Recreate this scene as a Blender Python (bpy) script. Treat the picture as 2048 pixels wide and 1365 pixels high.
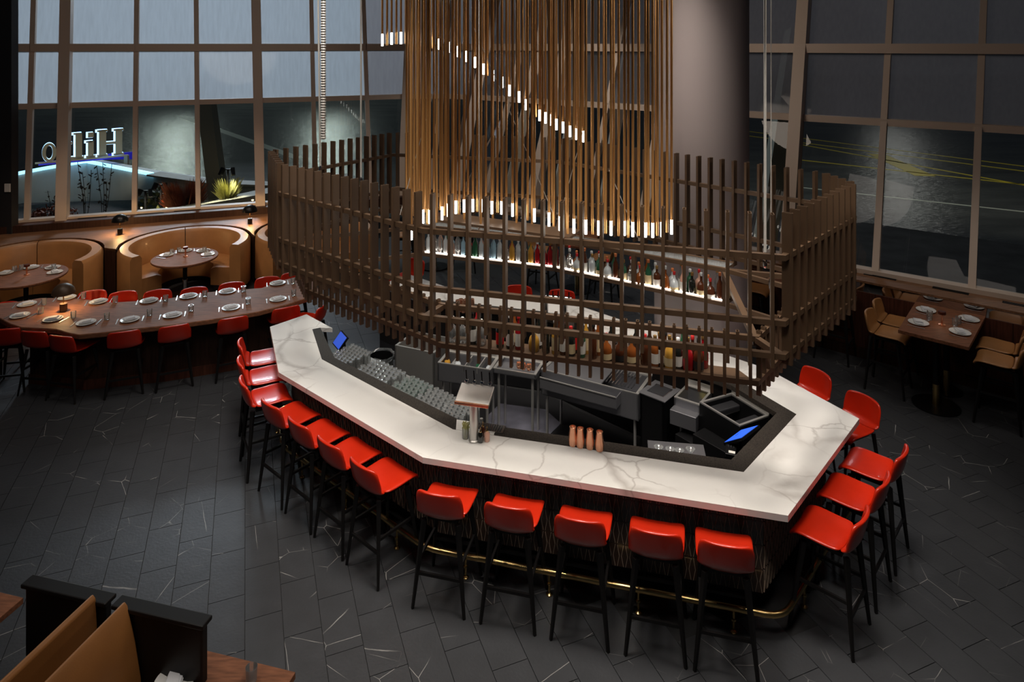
import bpy, math, random
from mathutils import Vector, Matrix
R = math.radians
sc = bpy.context.scene
for o in list(bpy.data.objects): bpy.data.objects.remove(o)
# ------------------------------------------------------------------ camera, world, lights, exposure
EYE = 4.9; F = 1365.33; CX = 1024.0; HY = 88.0
cam = bpy.data.cameras.new('camera'); co = bpy.data.objects.new('camera', cam); sc.collection.objects.link(co)
co.location = (0, 0, EYE); co.rotation_euler = (R(90), 0, 0)
cam.lens = 24; cam.sensor_width = 36; cam.shift_y = -(682.5 - HY) / 2048; cam.clip_end = 400
sc.camera = co
vs = sc.view_settings
vs.view_transform = 'Standard'; vs.look = 'None'; vs.gamma = 1; vs.use_curve_mapping = False; vs.exposure = 0.0
w = bpy.data.worlds.new('night'); sc.world = w; w.use_nodes = True
bg = w.node_tree.nodes['Background']; bg.inputs[0].default_value = (0.30, 0.36, 0.46, 1); bg.inputs[1].default_value = 0.035
sc.cycles.max_bounces = 7; sc.cycles.transparent_max_bounces = 14; sc.cycles.sample_clamp_indirect = 3.0
sc.cycles.caustics_reflective = False; sc.cycles.caustics_refractive = False

def look(o, tgt):
    d = Vector(tgt) - Vector(o.location); o.rotation_euler = d.to_track_quat('-Z', 'Y').to_euler()
def spot(name, loc, tgt, power, ang=70, size=.12, col=(1, .87, .74), blend=.6):
    l = bpy.data.lights.new(name, 'SPOT'); l.energy = power; l.spot_size = R(ang); l.spot_blend = blend
    l.shadow_soft_size = size; l.color = col
    o = bpy.data.objects.new(name, l); sc.collection.objects.link(o); o.location = loc; look(o, tgt); return o
def area(name, loc, tgt, power, sx, sy, col=(1, .87, .74), spread=150):
    l = bpy.data.lights.new(name, 'AREA'); l.shape = 'RECTANGLE'; l.size = sx; l.size_y = sy; l.energy = power; l.color = col
    l.spread = R(spread)
    o = bpy.data.objects.new(name, l); sc.collection.objects.link(o); o.location = loc; look(o, tgt); return o
def point(name, loc, power, col=(1, .8, .6), size=.05):
    l = bpy.data.lights.new(name, 'POINT'); l.energy = power; l.color = col; l.shadow_soft_size = size
    o = bpy.data.objects.new(name, l); sc.collection.objects.link(o); o.location = loc; return o
# downlights in the ceiling over the bar, the tables and the aisles
WARM = (1, .915, .82)
KEY = [((.2, 5.6, 6.4), (.7, 6.4, 1.0), 560, 62), ((-1.9, 6.4, 6.4), (-1.7, 7.5, 1.0), 470, 60), ((2.4, 5.6, 6.4), (2.6, 6.5, 1.0), 480, 60),
       ((-2.6, 8.0, 6.4), (-2.7, 8.9, 1.0), 300, 55), ((.0, 9.0, 6.4), (.2, 9.9, 1.0), 420, 60), ((1.8, 8.2, 6.4), (2.0, 8.6, 1.0), 330, 60),
       ((-6.5, 9.0, 6.4), (-5.6, 9.9, .9), 95, 70), ((-4.0, 9.6, 6.4), (-4.2, 10.6, .9), 60, 60), ((6.0, 8.6, 6.4), (6.2, 9.9, 1.0), 110, 42),
       ((-3.0, 5.0, 6.4), (-3.2, 5.6, 0), 120, 95), ((4.6, 5.4, 6.4), (4.6, 6.2, 0), 70, 90), ((.5, 3.0, 6.4), (.6, 5.4, 0), 210, 80)]
for p_, t_, e_, a_ in KEY: spot('downlight', p_, t_, e_ * 1.32, a_, .6, WARM)
spot('downlight', (-8.0, 11.8, 6.4), (-7.9, 13.2, .7), 300, 70, .25, (1, .8, .62))
spot('downlight', (-5.4, 12.2, 6.4), (-5.6, 13.8, .7), 270, 70, .25, (1, .8, .62))
spot('downlight', (0.4, 12.6, 6.4), (.6, 15.2, 2.2), 260, 100, .3, WARM)
spot('downlight', (-3.2, 1.6, 6.4), (-2.6, 4.4, .8), 45, 60, .2, WARM)
for x_, y_ in ((-3.4, 4.2), (-2.2, 8.6), (1.4, 3.6), (1.8, 7.6)): spot('ceiling_fill', (x_, y_, 6.4), (x_, y_, 0), 120, 165, 1.0, (1, .9, .82), 1)  # wide soft fill spots added in place of ceiling bounce
for x_, y_, e_ in ((7.6, 4.6, 240), (3.2, 2.0, 45)): spot('slat_wash', (x_, y_, 6.2), (-1.4, 7.4, 2.9), e_, 46, .25, (1, .88, .72))  # wash spots added at front right to lift the slat faces
spot('frame_fill', (2.0, 10.6, 6.4), (6.6, 12.8, 3.4), 190, 100, 1.0, (1, .84, .7))  # added fill that brightens the right window frames
spot('frame_fill', (-4.2, 8.6, 6.4), (-8.3, 15.2, 3.4), 260, 90, 1.2, (1, .84, .7))  # added fill that brightens the left window frames
# street lamps outside, and added fills for panes, road and letters
area('pane_backlight', (-13, 30, 8.5), (-7, 15, 4.5), 900, 3, 3, (.78, .88, 1.0), 150)  # added area light that backlights the left frosted panes
area('pane_backlight', (10, 24, 8), (8, 12, 4), 80, 3, 3, (.9, .88, .95), 150)  # weaker backlight added for the right panes
point('street_lamp_or_fill', (-31, 62, 11), 2600, (.85, 1.0, .9), .5)
point('street_lamp_or_fill', (-18, 66, 12), 3200, (.85, 1.0, .9), .5)
spot('street_lamp_or_fill', (15, 18, 8.5), (19, 27, 0), 1500, 120, .4, (1, .95, .78))  # added road fill, kept close to the building to avoid glare
spot('street_lamp_or_fill', (7, 20.5, 8.5), (10, 32, 0), 1000, 120, .4, (.92, 1.0, .88))  # second added road fill, placed where its mirror image stays hidden
spot('street_lamp_or_fill', (32, 56, 10), (30, 50, 0), 500, 120, .6, (1, .97, .9))
spot('sign_fill', (-11.2, 18.2, .7), (-13.0, 21.2, 1.9), 90, 80, .1, (1, .85, .62))  # spot added so the letter faces are not dark, no fixture there

def at(px, py, z=0.0):
    Y = F * (EYE - z) / (py - HY); return ((px - CX) * Y / F, Y)
def at3(px, py, z=0.0):
    x, y = at(px, py, z); return Vector((x, y, z))
def atY(px, py, Y):
    return Vector(((px - CX) * Y / F, Y, EYE - (py - HY) * Y / F))

# ------------------------------------------------------------------ materials
M = {}
def sock(n, *names):
    for k in names:
        if k in n.inputs: return n.inputs[k]
def mat(name, col, rough=.5, metal=0, spec=.5, coat=0, emit=None, es=0, noise=0, nscale=6, bump=0, bscale=60, stretch=None, trans=0, alpha=1):
    m = bpy.data.materials.new(name); m.use_nodes = True; nt = m.node_tree; b = nt.nodes['Principled BSDF']
    b.inputs['Base Color'].default_value = (*col, 1); b.inputs['Roughness'].default_value = rough; b.inputs['Metallic'].default_value = metal
    b.inputs['Specular IOR Level'].default_value = spec; b.inputs['Coat Weight'].default_value = coat
    b.inputs['Transmission Weight'].default_value = trans; b.inputs['Alpha'].default_value = alpha
    if emit: b.inputs['Emission Color'].default_value = (*emit, 1); b.inputs['Emission Strength'].default_value = es
    if noise or bump:
        tc = nt.nodes.new('ShaderNodeTexCoord'); mp = nt.nodes.new('ShaderNodeMapping'); nt.links.new(tc.outputs['Object'], mp.inputs[0])
        if stretch: mp.inputs['Scale'].default_value = stretch
    if noise:
        nz = nt.nodes.new('ShaderNodeTexNoise'); nz.inputs['Scale'].default_value = nscale; nz.inputs['Detail'].default_value = 6
        nt.links.new(mp.outputs[0], nz.inputs['Vector'])
        rp = nt.nodes.new('ShaderNodeValToRGB'); rp.color_ramp.elements[0].position = .3; rp.color_ramp.elements[1].position = .7
        rp.color_ramp.elements[0].color = (*[c * (1 - noise) for c in col], 1); rp.color_ramp.elements[1].color = (*[min(1, c * (1 + noise)) for c in col], 1)
        nt.links.new(nz.outputs[0], rp.inputs[0]); nt.links.new(rp.outputs[0], b.inputs['Base Color'])
    if bump:
        n2 = nt.nodes.new('ShaderNodeTexNoise'); n2.inputs['Scale'].default_value = bscale; nt.links.new(mp.outputs[0], n2.inputs['Vector'])
        bp = nt.nodes.new('ShaderNodeBump'); bp.inputs['Strength'].default_value = bump; bp.inputs['Distance'].default_value = .035 if name == 'wet_asphalt' else .01; n2.inputs['Detail'].default_value = 5 if name == 'wet_asphalt' else 2
        nt.links.new(n2.outputs[0], bp.inputs['Height']); nt.links.new(bp.outputs[0], b.inputs['Normal'])
    M[name] = m; return m
def vein_mat(name, base, vein, sc1=1.3, wid=.03, rough=.2, amount=.6, seed=0, rand=False, coat=0, fine=True, bump=0):
    """stone with branching veins"""
    m = bpy.data.materials.new(name); m.use_nodes = True; nt = m.node_tree; b = nt.nodes['Principled BSDF']; L = nt.links.new
    tc = nt.nodes.new('ShaderNodeTexCoord'); mp = nt.nodes.new('ShaderNodeMapping'); L(tc.outputs['Object'], mp.inputs[0]); mp.inputs['Location'].default_value = (seed, seed * .7, 0)
    if rand:
        oi = nt.nodes.new('ShaderNodeObjectInfo'); ml = nt.nodes.new('ShaderNodeMath'); ml.operation = 'MULTIPLY'; ml.inputs[1].default_value = 37
        L(oi.outputs['Random'], ml.inputs[0]); cb = nt.nodes.new('ShaderNodeCombineXYZ'); L(ml.outputs[0], cb.inputs[0]); L(ml.outputs[0], cb.inputs[1]); L(cb.outputs[0], mp.inputs['Location'])
    nz = nt.nodes.new('ShaderNodeTexNoise'); nz.inputs['Scale'].default_value = sc1 * 1.2; nz.inputs['Detail'].default_value = 5; L(mp.outputs[0], nz.inputs['Vector'])
    mix = nt.nodes.new('ShaderNodeMix'); mix.data_type = 'VECTOR'; mix.inputs[0].default_value = .28 if name == 'marble' else .03
    L(mp.outputs[0], mix.inputs[4]); L(nz.outputs['Color'], mix.inputs[5])
    vo = nt.nodes.new('ShaderNodeTexVoronoi'); vo.feature = 'DISTANCE_TO_EDGE'; vo.inputs['Scale'].default_value = sc1; L(mix.outputs[1], vo.inputs['Vector'])
    r1 = nt.nodes.new('ShaderNodeMapRange'); r1.inputs[1].default_value = 0; r1.inputs[2].default_value = wid; r1.inputs[3].default_value = 1; r1.inputs[4].default_value = 0; L(vo.outputs[0], r1.inputs[0])
    n3 = nt.nodes.new('ShaderNodeTexNoise'); n3.inputs['Scale'].default_value = sc1 * 1.1; L(mp.outputs[0], n3.inputs['Vector'])
    r3 = nt.nodes.new('ShaderNodeMapRange'); r3.inputs[1].default_value = .42 if name == 'marble' else .48; r3.inputs[2].default_value = .60; L(n3.outputs[0], r3.inputs[0])
    mu = nt.nodes.new('ShaderNodeMath'); mu.operation = 'MULTIPLY'; L(r1.outputs[0], mu.inputs[0]); L(r3.outputs[0], mu.inputs[1])
    mu2 = nt.nodes.new('ShaderNodeMath'); mu2.operation = 'MULTIPLY'; L(mu.outputs[0], mu2.inputs[0]); mu2.inputs[1].default_value = amount
    n4 = nt.nodes.new('ShaderNodeTexNoise'); n4.inputs['Scale'].default_value = sc1 * 3; n4.inputs['Detail'].default_value = 6; L(mp.outputs[0], n4.inputs['Vector'])
    c0 = nt.nodes.new('ShaderNodeMix'); c0.data_type = 'RGBA'; L(n4.outputs[0], c0.inputs[0]); c0.inputs[6].default_value = (*base, 1); c0.inputs[7].default_value = (*[c * (.93 if name == 'marble' else .6) for c in base], 1)
    c1 = nt.nodes.new('ShaderNodeMix'); c1.data_type = 'RGBA'; L(mu2.outputs[0], c1.inputs[0]); L(c0.outputs[2], c1.inputs[6]); c1.inputs[7].default_value = (*vein, 1)
    if name == 'marble':
        mxb = nt.nodes.new('ShaderNodeMix'); mxb.data_type = 'VECTOR'; mxb.inputs[0].default_value = .16; L(mp.outputs[0], mxb.inputs[4]); L(n4.outputs['Color'], mxb.inputs[5])
        v2 = nt.nodes.new('ShaderNodeTexVoronoi'); v2.feature = 'DISTANCE_TO_EDGE'; v2.inputs['Scale'].default_value = 2.1; L(mxb.outputs[1], v2.inputs['Vector'])
        q1 = nt.nodes.new('ShaderNodeMapRange'); q1.inputs[1].default_value = 0; q1.inputs[2].default_value = .022; q1.inputs[3].default_value = .6; q1.inputs[4].default_value = 0; L(v2.outputs[0], q1.inputs[0])
        q2 = nt.nodes.new('ShaderNodeMath'); q2.operation = 'MULTIPLY'; L(q1.outputs[0], q2.inputs[0]); L(r3.outputs[0], q2.inputs[1])
        c2 = nt.nodes.new('ShaderNodeMix'); c2.data_type = 'RGBA'; L(q2.outputs[0], c2.inputs[0]); L(c1.outputs[2], c2.inputs[6]); c2.inputs[7].default_value = (*vein, 1); c1 = c2
    L(c1.outputs[2], b.inputs['Base Color']); b.inputs['Roughness'].default_value = rough; b.inputs['Coat Weight'].default_value = coat
    if bump:
        bp = nt.nodes.new('ShaderNodeBump'); bp.inputs['Strength'].default_value = bump; bp.inputs['Distance'].default_value = .01; n5 = nt.nodes.new('ShaderNodeTexNoise'); n5.inputs['Scale'].default_value = 40; L(mp.outputs[0], n5.inputs['Vector']); L(n5.outputs[0], bp.inputs['Height']); L(bp.outputs[0], b.inputs['Normal'])
    M[name] = m; return m
def wood(name, col, rough=.4, scale=(1, 14, 14), amt=.35, coat=.1):
    return mat(name, col, rough + .1, noise=amt, nscale=2.2, stretch=scale, coat=0, spec=.22, bump=.05, bscale=30)
def clear(name, tint=(1, 1, 1), t=.9, rough=.02, milk=0, ior=1.5):
    m = bpy.data.materials.new(name); m.use_nodes = True; nt = m.node_tree; nt.nodes.clear(); L = nt.links.new
    out = nt.nodes.new('ShaderNodeOutputMaterial'); tr = nt.nodes.new('ShaderNodeBsdfTransparent'); tr.inputs[0].default_value = (*tint, 1)
    gl = nt.nodes.new('ShaderNodeBsdfGlossy'); gl.inputs[0].default_value = (1, 1, 1, 1); gl.inputs['Roughness'].default_value = rough
    fr = nt.nodes.new('ShaderNodeFresnel'); fr.inputs[0].default_value = ior; ad = nt.nodes.new('ShaderNodeMath'); ad.inputs[1].default_value = 1 - t; L(fr.outputs[0], ad.inputs[0])
    mx = nt.nodes.new('ShaderNodeMixShader'); L(ad.outputs[0], mx.inputs[0]); L(tr.outputs[0], mx.inputs[1]); L(gl.outputs[0], mx.inputs[2]); 
    df = nt.nodes.new('ShaderNodeBsdfDiffuse'); df.inputs[0].default_value = (.9, .93, .93, 1); tl = nt.nodes.new('ShaderNodeBsdfTranslucent'); tl.inputs[0].default_value = (.9, .93, .93, 1)
    ad2 = nt.nodes.new('ShaderNodeMixShader'); L(df.outputs[0], ad2.inputs[1]); L(tl.outputs[0], ad2.inputs[2])
    mz = nt.nodes.new('ShaderNodeMixShader'); mz.inputs[0].default_value = milk; L(mx.outputs[0], mz.inputs[1]); L(ad2.outputs[0], mz.inputs[2]); L(mz.outputs[0], out.inputs[0])
    M[name] = m; return m
def fritted(name, col, a=.8):
    m = bpy.data.materials.new(name); m.use_nodes = True; nt = m.node_tree; nt.nodes.clear(); L = nt.links.new
    out = nt.nodes.new('ShaderNodeOutputMaterial'); tl = nt.nodes.new('ShaderNodeBsdfTranslucent'); tl.inputs[0].default_value = (*col, 1)
    df = nt.nodes.new('ShaderNodeBsdfDiffuse'); df.inputs[0].default_value = (*[c * .16 for c in col], 1)
    tr = nt.nodes.new('ShaderNodeBsdfTransparent'); gl = nt.nodes.new('ShaderNodeBsdfGlossy'); gl.inputs['Roughness'].default_value = .06
    tc = nt.nodes.new('ShaderNodeTexCoord'); mp = nt.nodes.new('ShaderNodeMapping'); mp.inputs['Scale'].default_value = (9, 9, .6); L(tc.outputs['Object'], mp.inputs[0])
    nz = nt.nodes.new('ShaderNodeTexNoise'); nz.inputs['Scale'].default_value = 2; nz.inputs['Detail'].default_value = 4; L(mp.outputs[0], nz.inputs['Vector'])
    a1 = nt.nodes.new('ShaderNodeAddShader'); L(tl.outputs[0], a1.inputs[0]); L(df.outputs[0], a1.inputs[1])
    rr = nt.nodes.new('ShaderNodeMapRange'); rr.inputs[3].default_value = a - .12; rr.inputs[4].default_value = min(1, a + .12); L(nz.outputs[0], rr.inputs[0])
    m1 = nt.nodes.new('ShaderNodeMixShader'); L(rr.outputs[0], m1.inputs[0]); L(tr.outputs[0], m1.inputs[1]); L(a1.outputs[0], m1.inputs[2])
    m2 = nt.nodes.new('ShaderNodeMixShader'); m2.inputs[0].default_value = .012; L(m1.outputs[0], m2.inputs[1]); L(gl.outputs[0], m2.inputs[2]); L(m2.outputs[0], out.inputs[0])
    M[name] = m; return m
vein_mat('marble', (.84, .82, .785), (.40, .36, .33), 1.15, .045, .25, .6, 3.1, coat=.25)
vein_mat('slate', (.047, .049, .054), (.40, .39, .37), 1.7, .0045, .40, .9, 0, rand=True, bump=.15)
mat('joint', (.016, .016, .017), .8)
mat('red_leather', (.56, .022, .005), .30, coat=.25, noise=.10, nscale=3, bump=.06, bscale=120)
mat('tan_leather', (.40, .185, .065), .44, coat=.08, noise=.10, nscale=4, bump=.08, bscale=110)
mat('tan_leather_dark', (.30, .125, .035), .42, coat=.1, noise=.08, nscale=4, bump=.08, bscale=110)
mat('black_wood', (.008, .007, .007), .5, spec=.3)
mat('black_metal', (.012, .012, .013), .35, metal=.6)
mat('bronze', (.098, .058, .033), .42, metal=.12, noise=.12, nscale=2)
mat('gold_rod', (.62, .32, .11), .34, metal=.5)
mat('brass', (.62, .43, .18), .25, metal=1)
mat('copper', (.85, .42, .26), .26, metal=.85)
mat('steel', (.60, .585, .56), .38, metal=.85, bump=.03, bscale=200)
mat('steel_dark', (.30, .30, .32), .3, metal=.8)
mat('chrome', (.75, .75, .76), .1, metal=1)
mat('tip_glow', (1, 1, 1), .4, emit=(1, .93, .82), es=9)
mat('granite', (.030, .024, .019), .6, spec=.25, noise=.9, nscale=130)
mat('tile_brown', (.070, .042, .030), .25, coat=.4, noise=.25, nscale=3)
mat('tile_rib', (.48, .36, .27), .25, coat=.5)
wood('walnut', (.22, .088, .044), .5, (3, 22, 22))
wood('walnut_ledge', (.20, .10, .052), .38, (2, 20, 20))
wood('walnut_panel', (.075, .026, .016), .35, (16, 16, 1.4))
wood('walnut_dark', (.040, .018, .012), .4, (16, 16, 1.4))
mat('frame_paint', (.60, .485, .40), .5)
mat('frame_paint_dark', (.22, .18, .15), .5)
mat('wall_dark', (.018, .018, .021), .6)
mat('column_plaster', (.33, .28, .275), .65, bump=.05, bscale=25)
mat('ceiling_paint', (.05, .05, .05), .8)
mat('porcelain', (.80, .79, .77), .25, coat=.3)
mat('linen', (.72, .73, .76), .8, bump=.15, bscale=150)
mat('mirror', (.55, .52, .50), .03, metal=1)
mat('white_plastic', (.7, .7, .68), .4)
mat('cable_white', (.62, .60, .56), .4, metal=.2)
mat('screen_blue', (.02, .05, .3), .3, emit=(.03, .16, 1.0), es=.9)
mat('screen_blue_dim', (.02, .05, .3), .3, emit=(.05, .13, .75), es=.55)
mat('rubber', (.008, .008, .010), .6)
mat('lit_floor_grey', (.13, .13, .165), .7, noise=.2, nscale=5)  # colour of bar floor where light falls, painted in
mat('yellow', (.6, .5, .05), .7); mat('cyan', (.1, .45, .6), .5); mat('amber_glow', (1, .6, .2), .4, emit=(1, .5, .16), es=14)
clear('window_glass', (.78, .82, .82), .99, ior=1.28); clear('tumbler_glass', (.97, .98, .98), .90, .05, .12); clear('tumbler_green', (.86, .95, .91), .90, .05, .12)
clear('bottle_clear', (.94, .96, .96), .88, .05, .12)
fritted('fritted_glass_blue', (.62, .68, .74)); fritted('fritted_glass_grey', (.34, .33, .35), .85)
def liquid(name, c): mat(name, c, .08, coat=.6, spec=.7)
liquid('b_dark', (.010, .012, .010)); liquid('b_green', (.02, .10, .05)); liquid('b_amber', (.22, .06, .012)); liquid('b_red', (.30, .008, .012))
liquid('b_pale', (.52, .56, .58)); liquid('b_blue', (.28, .44, .55)); liquid('b_brown', (.07, .02, .008)); liquid('b_gold', (.50, .26, .04)); liquid('b_pink', (.62, .34, .25))
mat('l_white', (.75, .72, .66), .6); mat('l_cream', (.66, .52, .30), .6); mat('l_red', (.60, .01, .012), .5); mat('l_black', (.02, .02, .02), .5); mat('l_blue', (.25, .38, .55), .5)
mat('cap_gold', (.5, .3, .1), .3, metal=.8); mat('cap_red', (.5, .02, .02), .4); mat('cap_white', (.75, .75, .75), .4); mat('cap_orange', (.65, .20, .07), .4)
# exterior
m = mat('wet_asphalt', (.045, .046, .045), .26, spec=.8, bump=1.0, bscale=6.0, noise=.4, nscale=.6, stretch=(.5, 1.6, 1))
mat('concrete', (.26, .245, .20), .7, noise=.15, nscale=2); mat('concrete_wet', (.06, .06, .058), .8, spec=.15, noise=.3, nscale=1.5)
mat('concrete_white', (.50, .52, .50), .6, noise=.08, nscale=2)
mat('road_yellow', (.55, .42, .02), .45); mat('road_white', (.35, .36, .33), .4)
mat('led_strip', (.6, .9, 1), .4, emit=(.30, .72, 1.0), es=2.4); mat('letter_face', (.70, .60, .44), .6); mat('letter_halo', (.6, .8, 1), .4, emit=(.42, .68, 1.0), es=2.2)
mat('blue_glow', (.01, .01, .3), .5, emit=(.03, .02, .55), es=.30)  # emission painting the diffuse blue glow behind the letters
mat('soil', (.035, .022, .014), .9, noise=.5, nscale=12); mat('leaf_yellow', (.42, .40, .14), .6, noise=.3, nscale=8); mat('leaf_red', (.28, .075, .03), .7, noise=.3, nscale=8)
mat('leaf_green', (.10, .13, .045), .7, noise=.3, nscale=8); mat('stalk', (.05, .04, .03), .8); mat('pillar_paint', (.20, .195, .15), .6)

# ------------------------------------------------------------------ mesh builder
class MB:
    def __init__(s): s.v = []; s.f = []; s.mi = []; s.cur = 0
    def add(s, vs, fs):
        n = len(s.v); s.v += [tuple(v) for v in vs]; s.f += [tuple(i + n for i in f) for f in fs]; s.mi += [s.cur] * len(fs); return s
    def use(s, i): s.cur = i; return s
    def obox(s, c, a, b, d):
        c, a, b, d = Vector(c), Vector(a), Vector(b), Vector(d)
        vs = [c + a * i + b * j + d * k for i in (-1, 1) for j in (-1, 1) for k in (-1, 1)]
        if a.cross(b).dot(d) < 0: fs = [(0, 2, 3, 1), (4, 5, 7, 6), (0, 1, 5, 4), (2, 6, 7, 3), (0, 4, 6, 2), (1, 3, 7, 5)]
        else: fs = [(0, 1, 3, 2), (4, 6, 7, 5), (0, 4, 5, 1), (2, 3, 7, 6), (0, 2, 6, 4), (1, 5, 7, 3)]
        return s.add(vs, fs)
    def box(s, x, y, z, sx, sy, sz, rz=0):
        c, n = math.cos(rz), math.sin(rz)
        return s.obox((x, y, z), (c * sx / 2, n * sx / 2, 0), (-n * sy / 2, c * sy / 2, 0), (0, 0, sz / 2))
    def bar(s, p, q, wd, ht, up=(0, 0, 1)):
        p, q = Vector(p), Vector(q); d = (q - p); L = d.length; d.normalize(); sd = d.cross(Vector(up))
        if sd.length < 1e-4: sd = Vector((1, 0, 0))
        sd.normalize(); u = sd.cross(d).normalized()
        return s.obox((p + q) / 2, d * L / 2, sd * wd / 2, u * ht / 2)
    def taper(s, p, q, r0, r1, n=8, sq=False):
        p, q = Vector(p), Vector(q); d = (q - p).normalized(); a = d.cross(Vector((0, 0, 1)))
        if a.length < 1e-3: a = Vector((1, 0, 0))
        a.normalize(); b = d.cross(a).normalized(); vs = []
        for c, r in ((p, r0), (q, r1)):
            for i in range(n):
                t = 2 * math.pi * (i + (.5 if sq else 0)) / n; vs.append(c + (a * math.cos(t) + b * math.sin(t)) * r)
        fs = [(i, (i + 1) % n, n + (i + 1) % n, n + i) for i in range(n)] + [tuple(range(n))[::-1], tuple(range(n, 2 * n))]
        return s.add(vs, fs)
    def tube(s, pts, r, n=8, cap=True):
        pts = [Vector(p) for p in pts]; vs = []; fs = []; prev = None
        for i, p in enumerate(pts):
            t = (pts[min(i + 1, len(pts) - 1)] - pts[max(i - 1, 0)]).normalized()
            a = prev if prev is not None else (t.cross(Vector((0, 0, 1))) if abs(t.z) < .95 else t.cross(Vector((1, 0, 0))))
            a = (a - t * a.dot(t)).normalized(); prev = a; b = t.cross(a)
            for k in range(n):
                q = 2 * math.pi * k / n; vs.append(p + (a * math.cos(q) + b * math.sin(q)) * r)
        for i in range(len(pts) - 1):
            for k in range(n): fs.append((i * n + k, i * n + (k + 1) % n, (i + 1) * n + (k + 1) % n, (i + 1) * n + k))
        if cap: fs += [tuple(range(n))[::-1], tuple(range((len(pts) - 1) * n, len(pts) * n))]
        return s.add(vs, fs)
    def lathe(s, prof, n=16, c=(0, 0, 0), cap0=True, cap1=True):
        vs = []; fs = []; c = Vector(c)
        for r, z in prof:
            for k in range(n): q = 2 * math.pi * k / n; vs.append(c + Vector((r * math.cos(q), r * math.sin(q), z)))
        for i in range(len(prof) - 1):
            for k in range(n): fs.append((i * n + k, i * n + (k + 1) % n, (i + 1) * n + (k + 1) % n, (i + 1) * n + k))
        if cap0: fs.append(tuple(range(n))[::-1])
        if cap1: fs.append(tuple(range((len(prof) - 1) * n, len(prof) * n)))
        return s.add(vs, fs)
    def prism(s, poly, z0, z1):
        n = len(poly); ar = sum(poly[i][0] * poly[(i + 1) % n][1] - poly[(i + 1) % n][0] * poly[i][1] for i in range(n))
        if ar < 0: poly = poly[::-1]
        vs = [(p[0], p[1], z0) for p in poly] + [(p[0], p[1], z1) for p in poly]
        fs = [(i, (i + 1) % n, n + (i + 1) % n, n + i) for i in range(n)] + [tuple(range(n))[::-1], tuple(range(n, 2 * n))]
        return s.add(vs, fs)
    def slab(s, A, B, t):
        """solid between two vertical profiles? A, B: lists of 3D points, quads between, thickness vector t"""
        n = len(A); t = Vector(t); vs = [Vector(p) for p in A] + [Vector(p) for p in B]; vs += [v + t for v in vs]; fs = []
        for i in range(n - 1):
            fs += [(i, i + 1, n + i + 1, n + i), (2 * n + i, 3 * n + i, 3 * n + i + 1, 2 * n + i + 1)]
            fs += [(i, 2 * n + i, 2 * n + i + 1, i + 1), (n + i, n + i + 1, 3 * n + i + 1, 3 * n + i)]
        fs += [(0, n, 3 * n, 2 * n), (n - 1, 3 * n - 1, 4 * n - 1, 2 * n - 1)]
        return s.add(vs, fs)
    def mesh(s, name, off=None):
        me = bpy.data.meshes.new(name); vs = s.v if off is None else [(v[0] - off[0], v[1] - off[1], v[2] - off[2]) for v in s.v]
        me.from_pydata(vs, [], s.f); me.update(); return me
    def build(s, name, mats, parent=None, smooth=False, world=True, bevel=0, origin=None, label=None):
        if not isinstance(mats, (list, tuple)): mats = [mats]
        off = None
        if parent is not None and world:
            off = Vector(parent.location); pp = parent.parent
            while pp is not None: off = off + pp.location; pp = pp.parent
        if origin is not None: off = Vector(origin)
        me = s.mesh(name, off)
        for m in mats: me.materials.append(M[m])
        if len(mats) > 1: me.polygons.foreach_set('material_index', s.mi)
        fixn(me)
        if smooth: smooth_mesh(me, smooth if smooth is not True else 40)
        if bevel:
            tmp = bpy.data.objects.new('tmp', me); sc.collection.objects.link(tmp); bv = tmp.modifiers.new('b', 'BEVEL'); bv.width = bevel; bv.segments = 2; bv.limit_method = 'ANGLE'
            me = baked(tmp)
        o = bpy.data.objects.new(name, me); sc.collection.objects.link(o)
        if origin is not None: o.location = origin
        if parent is not None: o.parent = parent
        if label: o['label'] = label
        return o
import bmesh
def fixn(me):
    bm = bmesh.new(); bm.from_mesh(me); bmesh.ops.recalc_face_normals(bm, faces=bm.faces); bm.to_mesh(me); bm.free()
def smooth_mesh(me, ang=40):
    bm = bmesh.new(); bm.from_mesh(me)
    for f in bm.faces: f.smooth = True
    for e in bm.edges:
        if len(e.link_faces) == 2 and e.calc_face_angle(0) > R(ang): e.smooth = False
    bm.to_mesh(me); bm.free()
def baked(o):
    dg = bpy.context.evaluated_depsgraph_get(); me = bpy.data.meshes.new_from_object(o.evaluated_get(dg)); me.name = o.name
    bpy.data.objects.remove(o); return me
def tag(o, label=None, cat=None, group=None, kind=None):
    if label: o['label'] = label
    if cat: o['category'] = cat
    if group: o['group'] = group
    if kind: o['kind'] = kind
    return o
def empty(name, loc=(0, 0, 0), rz=0, label=None, cat=None, group=None, kind=None, parent=None):
    o = bpy.data.objects.new(name, None); sc.collection.objects.link(o); o.location = loc; o.rotation_euler = (0, 0, rz); o.empty_display_size = .1
    if parent: o.parent = parent
    return tag(o, label, cat, group, kind)
def kids(o): return [c for c in sc.objects if c.parent == o]
KIDS = {}
def copy_tree(o, loc, rz, label, group=None):
    if o not in KIDS: KIDS[o] = [(c, kids(c)) for c in kids(o)]
    r = o.copy(); sc.collection.objects.link(r); r.location = loc; r.rotation_euler = (0, 0, rz); r['label'] = label
    if group: r['group'] = group
    for c, gs in KIDS[o]:
        d = c.copy(); sc.collection.objects.link(d); d.parent = r
        for g in gs: e = g.copy(); sc.collection.objects.link(e); e.parent = d
    return r
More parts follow.
